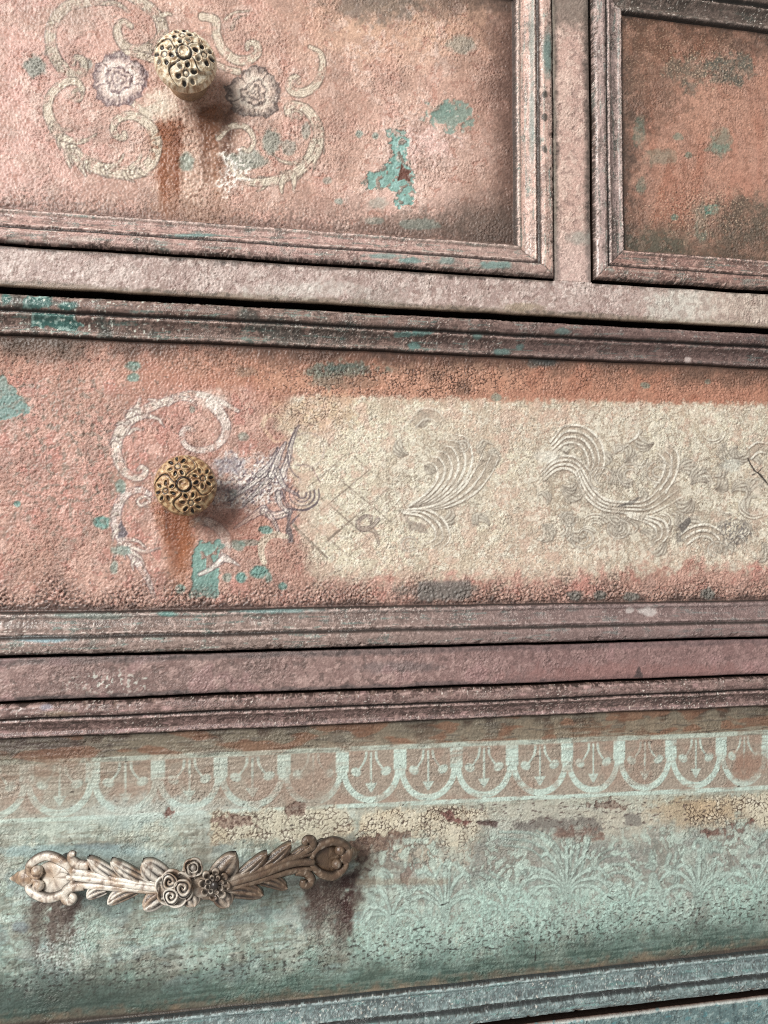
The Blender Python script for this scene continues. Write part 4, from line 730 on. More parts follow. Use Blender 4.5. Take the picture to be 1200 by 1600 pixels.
def paint_rail(S, base, lite, dark, lo_edge, which):
    S.c[:] = base; mix(S, sm(-.2, .5, S.n20) * .55, lite); mix(S, sm(.1, .6, S.n60) * .4, dark); mottle(S, 9)
    specks(S, np.ones(len(S.x)), lite, 1.6, .35, 105, .6)
    flakes(S, 1 - lo_edge, 6, .32, lite, .7, .08, 17); flakes(S, np.ones(len(S.x)), 5, .44, dark, .7, -.07, 18)
    S.r[:] = .42
    S.h += (worms(S, 1.3, .25, 17) + grit(S, .8, .04, 18)) * (1 - .85 * lo_edge) * (.75 + .5 * S.n20)
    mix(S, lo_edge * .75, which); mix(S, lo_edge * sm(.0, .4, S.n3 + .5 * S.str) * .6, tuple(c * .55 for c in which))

# ================================================================== BUILD
dresser = bpy.data.objects.new("dresser", None); scn.collection.objects.link(dresser)
dresser.location = (0, 0, 0)
dresser["label"] = "old chest of drawers in flaking pink, mauve and mint paint with carved handle and knobs"
dresser["category"] = "dresser"

def build_drawer(x0, x1, z0, z1, Wx0, Wx1, Wz0, Wz1, paint, pals, label, extra=None):
    """panel in the middle, a moulding on each side that shows; W.. = moulding widths at the four sides"""
    def parts(x, z):
        T = np.stack([(x - x0) / Wx0, (x1 - x) / Wx1, (z - z0) / Wz0, (z1 - z) / Wz1]) * 22.0
        return T.min(0), T.argmin(0)
    def qf(x, z):
        t, _ = parts(x, z)
        return Q_PANEL + profile(np.maximum(t, 0), 22.0)
    S = sheet(x0, x1, z0, z1, qf)
    t, side = parts(S.x, S.z)
    f = grid_faces(S.nz, S.nx); tc, sc = t[f].mean(1), side[f]
    sc = np.where((sc[:, 0] == sc[:, 2]), sc[:, 0], sc[:, 1])
    pan = tc > 22.4
    paint(S)
    Pc, Ph, Pr = S.c.copy(), S.h.copy(), S.r.copy()
    Ph -= np.float32(0)
    fade = sm(22.3, 24.5, t); Ph = Ph * fade
    ps = {}
    o = None
    S.h = Ph; o = finish(S, "drawer", pan, dresser, label)
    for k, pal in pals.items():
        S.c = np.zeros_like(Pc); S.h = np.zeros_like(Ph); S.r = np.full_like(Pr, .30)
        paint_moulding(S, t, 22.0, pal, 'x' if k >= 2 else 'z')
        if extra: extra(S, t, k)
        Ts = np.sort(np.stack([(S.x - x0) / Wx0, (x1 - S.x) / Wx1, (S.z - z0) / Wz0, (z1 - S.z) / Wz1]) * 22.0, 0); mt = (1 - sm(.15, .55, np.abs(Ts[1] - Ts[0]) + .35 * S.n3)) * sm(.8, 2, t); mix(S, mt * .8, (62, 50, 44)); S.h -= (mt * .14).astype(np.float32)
        steep = np.maximum(1 - sm(.5, 1.0, np.abs(t - 9.0)), sm(21.2, 21.7, t)); mix(S, steep * .9, tuple(.5 * np.array(pal[2]) + 12))  # groove and inner drop painted dark: grime plus the shade of the recess
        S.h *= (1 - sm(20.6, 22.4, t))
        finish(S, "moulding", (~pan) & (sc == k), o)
    # the box behind the front
    bx = np.array([[x, y, z] for x in (x0 + 6, x1 - 6) for y in (9.0, 90.0) for z in (z0 + 3, z1 - 3)])
    fb = [[0, 1, 3, 2], [4, 6, 7, 5], [0, 4, 5, 1], [2, 3, 7, 6], [1, 5, 7, 3], [0, 2, 6, 4]]
    mesh_obj("drawer_box", bx, np.array(fb), M_WOOD, o, smooth=False)
    return o

# palettes: base, light rub, dark rub, edge bead, teal amount, strength of the dark rub
P_PINK = ((186, 146, 136), (206, 172, 160), (108, 86, 80), (138, 130, 120), .35, .8)
P_PINKV = ((206, 164, 148), (218, 184, 168), (118, 98, 90), (132, 132, 124), .32, .8)
P_BROWN = ((150, 112, 102), (190, 150, 136), (84, 68, 62), (128, 110, 102), .25, 1.0)
P_BROWNV = ((168, 142, 136), (196, 166, 156), (82, 72, 66), (112, 104, 96), .28, 1.0)
P_DARK = ((104, 88, 80), (128, 108, 98), (62, 54, 48), (96, 86, 78), .1, 1.0)
P_MAUVET = ((124, 99, 90), (158, 128, 116), (56, 42, 37), (104, 98, 90), .4, 1.0)
P_MAUVE = ((142, 119, 110), (178, 152, 142), (90, 75, 69), (124, 116, 112), .4, .7)
P_PLUM = ((128, 100, 95), (164, 132, 124), (60, 45, 41), (116, 94, 96), .06, 1.0)
P_GREEN = ((106, 126, 126), (146, 166, 166), (70, 78, 80), (150, 172, 172), .45, .9)

def extra_mid(S, t, k):
    if k == 3:
        px, py = S.px, S.py
        g = np.clip(poly(S, [(38, 462), (80, 464), (78, 474), (60, 482), (36, 480)], 5) + poly(S, [(52, 488), (120, 486), (118, 500), (130, 508), (100, 514), (50, 510)], 7) + blob(S, 10, 467, 8, 7, .3, .5) + blob(S, 105, 477, 14, 6, .4, .6), 0, 1)
        mix(S, g * .9, (54, 104, 98)); mix(S, g * sm(.15, .4, S.n3) * .7, (170, 200, 190))
        specks(S, (1 - sm(200, 420, px)), (214, 218, 204), 2.4, .58, 111, .9)
        for cx, cy, r in ((632, 523, 16), (648, 540, 9), (745, 524, 9), (785, 550, 14), (812, 541, 6), (880, 518, 12), (660, 519, 14), (840, 566, 22), (1075, 563, 5)):
            mix(S, blob(S, cx, cy, r, 5, .3, .8) * .8, (84, 130, 124) if cx < 1000 else (236, 226, 216))
        mix(S, sm(.1, .5, S.n20) * .4 * (1 - sm(300, 700, px)), (66, 84, 80))
        mix(S, sm(500, 1000, px) * .35, (98, 72, 74))
    if k == 2:
        mix(S, blob(S, 65, 999, 50, 5, .4, .5) * .75, (124, 170, 184)); mix(S, blob(S, 262, 959, 14, 4, .4, .5) * .7, (76, 148, 140)); mix(S, blob(S, 430, 954, 60, 4, .4, .6) * .6, (104, 156, 156)); mix(S, blob(S, 140, 962, 60, 5, .4, .6) * .5, (118, 146, 138))
        mix(S, blob(S, 1012, 955, 14, 7, .3, .9) * .95, (226, 228, 218)); mix(S, blob(S, 984, 953, 6, 4, .3, .8) * .9, (220, 222, 212))
        mix(S, sm(400, 1000, S.px) * .45, (128, 100, 102))
def extra_low(S, t, k):
    if k == 3:
        mix(S, blob(S, 72, 1106, 9, 5, .4, .4) * .8, (136, 132, 148)); mix(S, blob(S, 90, 1116, 30, 5, .4, .6) * .5, (142, 124, 96))
        specks(S, np.ones(len(t)), (206, 160, 158), 3, .6, 113, .5, ax=4)
    if k == 2:
        specks(S, sm(.1, .5, S.n8 + S.str * .4), (206, 216, 216), 1.1, .5, 115, .7, ax=1.6)
def extra_one(S, t, k):
    if k == 2:
        for cx, cy, rx, ry, o in ((300, 368, 40, 3, .7), (640, 408, 18, 5, .7), (775, 414, 22, 6, .85), (700, 408, 14, 6, .6), (600, 400, 30, 4, .5), (130, 374, 30, 4, .4), (25, 376, 14, 3, .6)):
            mix(S, blob(S, cx, cy, rx, ry, .4, .7) * o, (96, 150, 146) if cx > 200 else (206, 200, 188))
        mix(S, sm(560, 800, S.px) * .3, (150, 132, 120)); mix(S, (1 - sm(.3, 1.0, np.abs(t - 9.6) + .4 * S.n3)) * .55, (58, 44, 42)); mix(S, blob(S, 836, 373, 6, 5, .3, .5) * .9, (236, 236, 226))
    if k == 1:
        mix(S, blob(S, 856, 85, 8, 34, .5, .4) * .75, (98, 134, 128)); mix(S, blob(S, 831, 60, 4, 60, .5, .5) * .6, (120, 140, 134)); mix(S, blob(S, 831, 190, 4, 60, .5, .5) * .6, (120, 146, 142)); mix(S, (1 - sm(.3, .9, np.abs(t - 9.4) + .5 * S.n3)) * .6, (58, 46, 42))
        for cy_ in (147, 182, 233): mix(S, blob(S, 851, cy_, 4, 6, .3, .5) * .8, (64, 60, 54))

W1 = x_d1_r - x_d1_in
d1 = build_drawer(XL + 10, x_d1_r, z_d1_bot, z_d2_top, 30, W1, z_d1_in - z_d1_bot, 22, paint_drawer_one, {0: P_PINK, 1: P_PINKV, 2: P_PINK, 3: P_DARK},
                  "pale pink drawer front with stencilled scrolls, two flowers and a bright teal chip", extra_one)
d2 = build_drawer(x_d2_l, XR - 8, z_d2_bot, z_d2_top, x_d2_in - x_d2_l, 22, z_d2_in - z_d2_bot, 22, paint_drawer_two, {0: P_BROWNV, 1: P_BROWN, 2: P_BROWN, 3: P_DARK},
                  "rusty orange drawer front with smoky dark edges, right of the stile")
d3 = build_drawer(XL + 10, XR - 8, z_m_bot, z_m_top, 25, 25, z_m_in2 - z_m_bot, z_m_top - z_m_in1, paint_mid, {0: P_MAUVE, 1: P_MAUVE, 2: P_MAUVE, 3: P_MAUVET},
                  "wide pink drawer front with a worn cream damask field", extra_mid)
d4 = build_drawer(XL + 10, XR - 8, z_l_bot, z_l_top, 25, 25, z_l_in2 - z_l_bot, z_l_top - z_l_in1, paint_low, {0: P_PLUM, 1: P_PLUM, 2: P_GREEN, 3: P_PLUM},
                  "mint green drawer front with a stencilled arch border and carved handle", extra_low)

def rail(x0, x1, z0, z1, name, paint, rb=1.0, skip=None, label=None):
    def qf(x, z):
        tz = np.minimum(z - z0, z1 - z); tz = np.where((z1 - z < z - z0) & (skip is not None) & (x > (skip or (0, 0))[0]) & (x < (skip or (0, 0))[1]), 9, tz)
        r = np.clip((rb - tz) / rb, 0, 1); a = -rb * (1 - np.sqrt(np.clip(1 - r * r, 0, 1)))
        return a
    S = sheet(x0, x1, z0, z1, qf, 28.0); paint(S); S.h *= np.clip(np.minimum(S.z - z0, z1 - S.z) / 1.5 + (0 if skip is None else ((S.x > skip[0]) & (S.x < skip[1]) & (S.z > (z0 + z1) / 2))), 0, 1)
    return finish(S, name, None, dresser, label)
def p_rail1(S):
    z = S.z; t = z - z_r1_bot
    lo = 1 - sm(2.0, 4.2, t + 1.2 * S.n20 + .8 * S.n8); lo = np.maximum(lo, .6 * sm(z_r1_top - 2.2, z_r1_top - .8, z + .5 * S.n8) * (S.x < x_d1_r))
    paint_rail(S, (178, 152, 144), (208, 190, 181), (146, 116, 108), lo, (134, 116, 98))
    mix(S, sm(950, 1150, S.px) * .5, (196, 180, 160)); mix(S, blob(S, 1060, 478, 50, 24, .5, .8) * .6, (208, 208, 196)); mix(S, blob(S, 480, 452, 90, 12, .5, .8) * .4, (212, 214, 204)); mix(S, blob(S, 590, 470, 40, 20, .5, .8) * .3, (146, 142, 132))
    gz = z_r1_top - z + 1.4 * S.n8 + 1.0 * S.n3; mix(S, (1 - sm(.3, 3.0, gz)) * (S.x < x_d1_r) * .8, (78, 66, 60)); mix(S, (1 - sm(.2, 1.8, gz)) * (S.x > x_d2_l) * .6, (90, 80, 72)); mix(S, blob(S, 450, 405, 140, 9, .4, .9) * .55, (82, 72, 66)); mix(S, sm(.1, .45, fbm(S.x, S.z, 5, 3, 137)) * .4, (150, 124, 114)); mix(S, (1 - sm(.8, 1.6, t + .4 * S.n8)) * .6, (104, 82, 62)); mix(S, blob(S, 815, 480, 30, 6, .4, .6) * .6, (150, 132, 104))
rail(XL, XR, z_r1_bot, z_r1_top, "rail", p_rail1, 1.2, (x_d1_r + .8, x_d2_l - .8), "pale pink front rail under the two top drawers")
def p_rail2(S):
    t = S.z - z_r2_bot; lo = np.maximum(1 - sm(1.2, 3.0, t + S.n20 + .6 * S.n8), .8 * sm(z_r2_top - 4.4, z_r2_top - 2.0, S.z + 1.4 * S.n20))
    paint_rail(S, (140, 110, 104), (176, 144, 136), (104, 84, 79), lo, (106, 92, 90)); mix(S, sm(500, 900, S.px) * .35, (134, 94, 96)); mix(S, blob(S, 1000, 1052, 210, 14, .5, .9) * .5, (152, 104, 98)); specks(S, blob(S, 170, 1066, 60, 16, .5, .8), (204, 208, 196), 2.2, .25, 117, .8)
    mix(S, poly(S, [(990, 1058), (998, 1042), (1006, 1054), (1004, 1060)], 2) * .8, (74, 62, 62)); mix(S, blob(S, 620, 1042, 60, 8, .5, .8) * .4, (98, 92, 94)); mix(S, sm(.3, .6, S.n20) * .4, (160, 118, 118))
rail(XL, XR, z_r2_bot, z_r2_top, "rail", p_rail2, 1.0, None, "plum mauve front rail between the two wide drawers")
def p_rail3(S):
    paint_rail(S, (92, 118, 120), (140, 164, 162), (66, 86, 90), 1 - sm(0, 1.2, z_r3_top - S.z), (118, 78, 62))
    mix(S, (1 - sm(.3, 1.0, np.abs(z_r3_top - S.z - 1.1))) * .7, (214, 214, 208)); specks(S, np.ones(len(S.x)), (70, 140, 150), 3, .5, 119, .5, ax=2)
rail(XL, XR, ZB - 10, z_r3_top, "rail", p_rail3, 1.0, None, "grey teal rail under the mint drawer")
def p_stile(S):
    xl, xr = x_d1_r + .8, x_d2_l - .8; t = S.x - xl; t2 = xr - S.x
    ed = np.maximum(1 - sm(1.5, 4.6, t + .9 * S.n8 + .8 * S.n20), .85 * (1 - sm(1.5, 5.5, t2 + 1.2 * S.n8 + S.n20)))
    paint_rail(S, (196, 158, 144), (216, 186, 170), (160, 128, 118), ed * .9, (96, 84, 76)); mix(S, blob(S, 895, 10, 40, 34, .5, .7) * .7, (110, 98, 88)); mix(S, (1 - sm(.3, .9, np.abs(t - 1.0) + .4 * S.n8)) * .6, (170, 156, 136))
    mix(S, (1 - sm(1, 4, t2 + 1.5 * S.n8)) * .5, (70, 62, 56)); mix(S, sm(330, 420, S.py) * .4, (204, 178, 172)); mix(S, blob(S, 905, 372, 18, 10, .5, .7) * .5, (142, 150, 140))
def rail_v(x0, x1, z0, z1):
    def qf(x, z):
        t = np.minimum(x - x0, x1 - x); r = np.clip((1.0 - t), 0, 1); return -(1 - np.sqrt(np.clip(1 - r * r, 0, 1))) + .004
    S = sheet(x0, x1, z0, z1, qf, 28.0); p_stile(S); S.h *= np.clip(np.minimum(S.x - x0, x1 - S.x) / 1.5, 0, 1)
    finish(S, "stile", None, dresser, "narrow pink upright between the two top drawers")
rail_v(x_d1_r + .8, x_d2_l - .8, z_r1_top, ZT)
def box_mesh(name, x0, x1, y0, y1, z0, z1, mat, parent):
    bx = np.array([[x, y, z] for x in (x0, x1) for y in (y0, y1) for z in (z0, z1)])
    return mesh_obj(name, bx, np.array([[0, 1, 3, 2], [4, 6, 7, 5], [0, 4, 5, 1], [2, 3, 7, 6], [1, 5, 7, 3], [0, 2, 6, 4]]), mat, parent, smooth=False)
box_mesh("back_board", XL, XR, 92, 98, ZB - 10, ZT, M_WOOD, dresser)
box_mesh("side_board", XL - 14, XL - .3, 1, 98, ZB - 10, ZT, M_WOOD, dresser)
box_mesh("side_board", XR + .3, XR + 14, 1, 98, ZB - 10, ZT, M_WOOD, dresser)

# ------------------------------------------------------------------ knobs
def make_knob(cx, cz, R, seed, cols, rot, label, pw=1.35, npet=6):
    hi, mid, brn = [np.array(c, np.float32) for c in cols]
    nr, na = 96, 220
    rho = np.linspace(0, 1, nr); th = np.linspace(0, 2 * np.pi, na, endpoint=False)
    RR, TT = np.meshgrid(rho, th, indexing='ij'); x, z = RR * R * np.cos(TT), RR * R * np.sin(TT); r = RR * R
    q = 22.0 - 6.4 * RR ** 2.1
    q -= 2.6 * np.clip((RR - .93) / .07, 0, 1) ** 2
    h = np.zeros_like(r); blk = np.zeros_like(r)
    n = pn(x / 2.2, z / 2.2, seed); n2 = pn(x / .8, z / .8, seed + 1)
    h += 1.1 * np.exp(-((r - .165 * R) / (.045 * R)) ** 2); blk = np.maximum(blk, np.exp(-((r - .225 * R) / (.035 * R)) ** 2 * 1.2)); h -= .5 * np.exp(-((r - .235 * R) / (.03 * R)) ** 2)
    h += .35 * np.exp(-(r / (.07 * R)) ** 2)
    for k in range(4):
        a0 = rot + k * np.pi / 2
        # S-shaped divider
        da = np.angle(np.exp(1j * (TT - (a0 + np.pi / 4 + .75 * (RR - .55) + .25 * np.sin(RR * 7)))))
        dd = np.abs(da) * r
        on = sm(.24, .32, RR) * (1 - sm(.93, .98, RR))
        h += .95 * np.exp(-(dd / .55) ** 2) * on; blk = np.maximum(blk, np.exp(-((dd - .95) / .32) ** 2) * on * .85 * (da > 0)); h -= .3 * np.exp(-((dd - 1.1) / .4) ** 2) * on
        fx, fz = .62 * R * np.cos(a0), .62 * R * np.sin(a0); s = R / 16.0 * 1.16
        lx, lz = x - fx, z - fz
        lr = np.hypot(lx, lz)
        h += .5 * np.exp(-(lr / (.8 * s)) ** 2) - .0
        for j in range(npet):
            b = a0 + np.pi / 6 + j * 2 * np.pi / npet + .2
            pxx, pzz = 3.5 * s * np.cos(b), 3.5 * s * np.sin(b)
            u = (lx - pxx) * np.cos(b) + (lz - pzz) * np.sin(b); v = -(lx - pxx) * np.sin(b) + (lz - pzz) * np.cos(b)
            e = np.hypot(u / (1.75 * s), v / (pw * s))
            lim = 1 - sm(.94, .99, RR)
            h += lim * (.75 * np.exp(-((e - 1.0) / .30) ** 2) - .6 * (1 - sm(.3, .8, e)))
            blk = np.maximum(blk, (1 - sm(.45, .8, e + .2 * n)) * (.55 + .45 * ((j * 7 + k * 3 + seed) % 3 > 0)))
        blk = np.maximum(blk, .8 * np.exp(-((lr - 1.15 * s) / (.25 * s)) ** 2))
    h += .06 * n2
    q = q + h * 1.05
    col = mid[None, None] + (hi - mid)[None, None] * (sm(-.2, .5, n) * .8)[..., None]
    col = col + (brn - col) * (sm(.0, .6, -n + .6 * n2) * .7)[..., None]
    col = col + (np.array((30, 24, 22)) - col) * np.clip(blk * 1.1, 0, .95)[..., None]
    # rim and underside
    prof = [(1.0, -.6), (.985, -1.3), (.94, -1.9), (.82, -2.4), (.60, -2.8)]
    qe = q[-1].mean(); X, Zz, Q, Cc = [x], [z], [q], [col]
    for f_, dq in prof:
        X.append((f_ * R * np.cos(th))[None]); Zz.append((f_ * R * np.sin(th))[None]); Q.append(np.full((1, na), qe + dq)); Cc.append(np.broadcast_to(mid * .8 + brn * .2, (1, na, 3)))
    X, Zz, Q = np.vstack(X), np.vstack(Zz), np.vstack(Q); Cc = np.concatenate(Cc, 0)
    co = np.stack([cx + X.ravel(), -Q.ravel(), cz + Zz.ravel()], -1)
    o = mesh_obj("knob", co, grid_faces(len(X), na, 0, True)[:, ::-1], M_CAST, dresser, Cc.reshape(-1, 3), np.full(co.shape[0], .34, np.float32), label)
    pr = [(.62, 11.6), (.46, 9.5), (.40, 7.0), (.40, 3.5), (.46, 1.0), (.60, -1.4), (.66, -3.0), (.66, -6)]
    nb = 48; tb = np.linspace(0, 2 * np.pi, nb, endpoint=False); co, cc = [], []
    for f_, qq in pr:
        for a in tb: co.append((cx + f_ * R * math.cos(a), -qq, cz + f_ * R * math.sin(a))); cc.append(brn * .8 + mid * .2)
    mesh_obj("stem", np.array(co), grid_faces(len(pr), nb, 0, True)[:, ::-1], M_CAST, o, np.array(cc), None)
    return o
kx, _, kz = at(289.5, 96, 14.0); make_knob(kx, kz, 47.5 / FPX * (D - 14), 3, ((242, 230, 204), (218, 194, 156), (150, 108, 74)), math.radians(-84), "bone coloured round knob with black filled petals")
kx, _, kz = at(289.5, 758.5, 14.0); make_knob(kx, kz, 46.5 / FPX * (D - 14), 8, ((212, 182, 134), (172, 126, 80), (108, 68, 40)), math.radians(-70), "golden brown round knob with carved flowers", 1.0, 7)

# ------------------------------------------------------------------ carved handle
HX0, HX1 = 20.0, 557.0
def hq(px): return 4.0 + 24.0 * np.sin(np.pi * np.clip((px - HX0) / (HX1 - HX0), 0.0, 1.0)) ** 0.85
def hp(px, py, e=0.0):
    """surveyed point on the arched handle, e mm above its middle surface"""
    return np.array(at(px, py, float(hq(px)) + e))
def patina(co, base=0.0, dark=None):
    """bone paint over brown metal; the right arm is browned further, with shade put into its colour"""
    c = np.asarray(co); x, z = c[:, 0], c[:, 2]; n = fbm(x, z, 9, 3, 41); n2 = fbm(x, z, 2.0, 2, 43)
    px = project(x, c[:, 1], z)[0]
    C = np.tile(np.array((230, 221, 206), np.float32), (len(c), 1))
    f = np.clip(sm(0, .6, n + .4 * n2) * .75 + base, 0, 1); C += (np.array((168, 134, 104)) - C) * f[:, None]
    C = C * .97; g = np.clip(sm(225, 420, px + 60 * n + 30 * n2) * (.90 - .5 * sm(.25, .7, n2 + .3 * n)), 0, 1); C += (np.array((92, 68, 48)) - C) * g[:, None]  # right arm browned by wear and by its shaded side painted in
    k = sm(.22, .5, -n2 + .3 * n) * .62; C += (np.array((96, 70, 56)) - C) * k[:, None]
    if dark is not None: C += (np.array((34, 28, 26)) - C) * np.clip(dark, 0, 1)[:, None]
    return C
def tube(path, rad, flat=1.0, n=10, cap=True):
    """path: k x 3 mm; rad per point; flat = depth of the section relative to its width"""
    P = np.asarray(path, float); k = len(P); T = np.gradient(P, axis=0); T /= np.linalg.norm(T, axis=1)[:, None] + 1e-9
    Nn = np.array([0, -1.0, 0]); A = np.cross(T, Nn); A /= np.linalg.norm(A, axis=1)[:, None] + 1e-9; B = np.cross(A, T)
    rad = np.broadcast_to(rad, (k,)); a = np.linspace(0, 2 * np.pi, n, endpoint=False)
    co = P[:, None] + rad[:, None, None] * (A[:, None] * np.cos(a)[None, :, None] + B[:, None] * np.sin(a)[None, :, None] * flat)
    co = co.reshape(-1, 3); f = grid_faces(k, n, 0, True)
    if cap:
        co = np.vstack([co, P[:1], P[-1:]]); b = k * n
        e0 = [[(j + 1) % n, j, b, b] for j in range(n)]
        f = np.vstack([f, np.array([[b, (j + 1) % n, j, j] for j in range(0)]).reshape(-1, 4).astype(int)]) if False else f
        co = co.reshape(-1, 3)
        # close the ends with a tiny ring
        r0 = P[0] + (co[:n] - P[0]) * .02; r1 = P[-1] + (co[(k - 1) * n:k * n] - P[-1]) * .02
        co = np.vstack([co[:k * n], r0, r1])
        j = np.arange(n); j2 = (j + 1) % n
        f = np.vstack([f, np.stack([k * n + j, k * n + j2, j2, j], -1), np.stack([(k - 1) * n + j, (k - 1) * n + j2, (k + 1) * n + j2, (k + 1) * n + j], -1)])
    return co, f
def tdark(k, n=12, lo=.25, hi=-.55):  # tube flanks darkened: wax, with the shade of the creases painted in
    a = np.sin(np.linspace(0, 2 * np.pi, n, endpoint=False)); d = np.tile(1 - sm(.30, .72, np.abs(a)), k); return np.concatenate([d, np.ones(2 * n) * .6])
def join(lst):
    co, fs, b = [], [], 0
    for c, f in lst: co.append(c); fs.append(f + b); b += len(c)
    return np.vstack(co), np.vstack(fs)
def px_path(pts, e=0.0, n=8):
    C = spline(pts, n); e = np.interp(np.linspace(0, 1, len(C)), np.linspace(0, 1, len(np.atleast_1d(e))), np.atleast_1d(e))
    return np.array([hp(a, b, ee) for (a, b), ee in zip(C, e)])
def taper(k, vals): return np.interp(np.linspace(0, 1, k), np.linspace(0, 1, len(vals)), vals)
def leaf(base, tip, width, bulge=2.2, bend=0.0, lift=(0.0, 1.0), grooves=2, curl=1.5):
    """a thick cast leaf: grooved upper face, rounded tip, closed underneath"""
    b, t = np.array(base, float), np.array(tip, float); d = t - b; L = np.linalg.norm(d); d /= L; nrm = np.array([-d[1], d[0]])
    nu, nv = 22, 13; u = np.linspace(0, 1, nu); v = np.linspace(-1, 1, nv); rows, dk = [], []
    for ui in u:
        wd = width * (.42 + .58 * math.sin(math.pi * min(1, ui * .80 + .14))) * math.sqrt(max(0.0, 1 - max(0, (ui - .72) / .28) ** 2.4))
        for vi in v:
            off = bend * math.sin(math.pi * ui * .9)
            p = b + d * L * ui + nrm * (vi * wd + off)
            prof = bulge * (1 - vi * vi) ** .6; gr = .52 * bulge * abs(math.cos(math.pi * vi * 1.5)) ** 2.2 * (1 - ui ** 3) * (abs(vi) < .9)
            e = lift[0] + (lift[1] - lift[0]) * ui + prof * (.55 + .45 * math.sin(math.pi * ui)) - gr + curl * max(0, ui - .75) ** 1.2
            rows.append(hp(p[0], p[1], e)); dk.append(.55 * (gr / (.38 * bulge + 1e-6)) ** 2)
    top = np.array(rows); bot = top.copy(); bot[:, 1] = np.array([-(hq(project(*p)[0]) + lift[0] - 1.6) for p in top])
    bot[:, 1] = np.maximum(bot[:, 1], top[:, 1] + .6)
    G = np.arange(nu * nv).reshape(nu, nv); N = nu * nv
    ring = np.concatenate([G[0, :-1], G[:-1, -1], G[-1, :0:-1], G[:0:-1, 0]]); r2 = np.roll(ring, -1)
    f = np.vstack([grid_faces(nu, nv), grid_faces(nu, nv)[:, ::-1] + N, np.stack([ring, ring + N, r2 + N, r2], -1)])
    return np.vstack([top, bot]), f, np.array(dk + dk)
handle = bpy.data.objects.new("pull_handle", None); scn.collection.objects.link(handle); handle.parent = dresser
handle["label"] = "cast bow handle with rose, daisy and leaves, its left arm bone white and its right arm brown with painted-in shade"
hc = at(288, 1349, 0); handle.location = (hc[0] / 1000, 0, hc[2] / 1000)
HM = handle.matrix_basis.copy()
def hpart(name, co, f, dark=None, base=0.0, rough=.33):
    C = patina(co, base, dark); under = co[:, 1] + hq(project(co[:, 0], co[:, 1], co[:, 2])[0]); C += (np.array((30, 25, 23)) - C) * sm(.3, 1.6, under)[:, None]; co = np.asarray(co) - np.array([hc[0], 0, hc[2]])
    return mesh_obj(name, co, f, M_CAST, handle, C, np.full(len(co), rough, np.float32))

# arms: three ribs each, joined as one bar
L_ribs = [([(98, 1356), (130, 1362), (180, 1372), (250, 1384)], [4.2, 4.4, 4.0, 4.0], 0), ([(106, 1370), (140, 1372), (190, 1380), (250, 1388)], [3.4, 4.2, 4.0, 4.0], .8), ([(100, 1390), (122, 1382), (180, 1386), (250, 1392)], [3.0, 4.2, 4.0, 3.8], 0)]
R_ribs = [([(492, 1330), (460, 1338), (410, 1356), (345, 1378)], [3.6, 4.6, 4.4, 4.0], 0), ([(490, 1346), (455, 1348), (405, 1366), (345, 1384)], [4.2, 5.0, 4.6, 4.0], .8), ([(494, 1356), (455, 1360), (405, 1374), (345, 1390)], [3.0, 4.4, 4.4, 3.8], 0)]
for ribs in (L_ribs, R_ribs):
    T = []
    for p, rd, e in ribs:
        P = px_path(p, e, 12); T.append(tube(P, taper(len(P), rd) * .50, 1.1, 12))
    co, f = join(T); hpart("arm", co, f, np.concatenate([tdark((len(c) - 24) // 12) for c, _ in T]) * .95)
P = px_path([(235, 1385), (290, 1386), (350, 1385)], -1.5); co, f = tube(P, 6.5, .5, 14); hpart("bridge", co, f)
# scrolled hearts at the ends
def scroll_end(up, lo, plate, tip, beads, dk=0.0):
    a = []
    for p in (up, lo):
        P = px_path(p, [0.5, 2.0, 3.0, 2.6, 2.2], 9); a.append(tube(P, taper(len(P), [2.6, 4.0, 4.2, 3.4, 2.6, 2.2]) * .62, .9, 12))
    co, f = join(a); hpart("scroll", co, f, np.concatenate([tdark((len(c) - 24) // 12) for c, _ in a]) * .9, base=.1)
    c = np.array(plate, float); n = 24; A = np.linspace(0, 2 * np.pi, n, endpoint=False); co = []
    for rr, e in ((.02, .6), (.5, .5), (1.0, .8), (1.0, -3.0)):
        for t in A: co.append(hp(c[0] + rr * plate[2] * np.cos(t), c[1] + rr * plate[3] * np.sin(t), e)) if len(plate) > 2 else None
    hpart("plate", np.array(co), grid_faces(4, n, 0, True)[:, ::-1], base=dk)
    P = px_path(tip, [1.8, 2.6, 2.0, .6], 8); co, f = tube(P, taper(len(P), [3.2, 4.6, 3.4, .4]), .7, 12); hpart("tip", co, f, base=.35)
    for bx, by, r in beads:
        ctr = hp(bx, by, 2.8); co = []
        for i in range(9):
            ph = math.pi * i / 8
            for j in range(14):
                a_ = 2 * math.pi * j / 14; co.append(ctr + r * np.array([max(.02, math.sin(ph)) * math.cos(a_), -math.cos(ph) * .9, max(.02, math.sin(ph)) * math.sin(a_)]))
        hpart("bead", np.array(co), grid_faces(9, 14, 0, True), base=.1)
scroll_end([(118, 1370), (104, 1350), (74, 1337), (49, 1349), (47, 1363), (58, 1370), (66, 1361)], [(116, 1374), (102, 1394), (76, 1403), (50, 1393), (45, 1381), (56, 1375), (66, 1384)], (84, 1371, 30, 26), [(52, 1371), (40, 1372), (30, 1372), (15, 1373)], [(58, 1361, 3.0), (60, 1384, 2.9)])
scroll_end([(486, 1342), (496, 1324), (520, 1314), (540, 1321), (543, 1330), (536, 1336), (529, 1331)], [(486, 1350), (500, 1364), (520, 1369), (536, 1358), (540, 1349), (534, 1344), (526, 1350)], (513, 1342, 25, 24), [(532, 1338), (544, 1335), (552, 1333), (562, 1329)], [(531, 1328, 2.9), (526, 1350, 2.8)], .7)
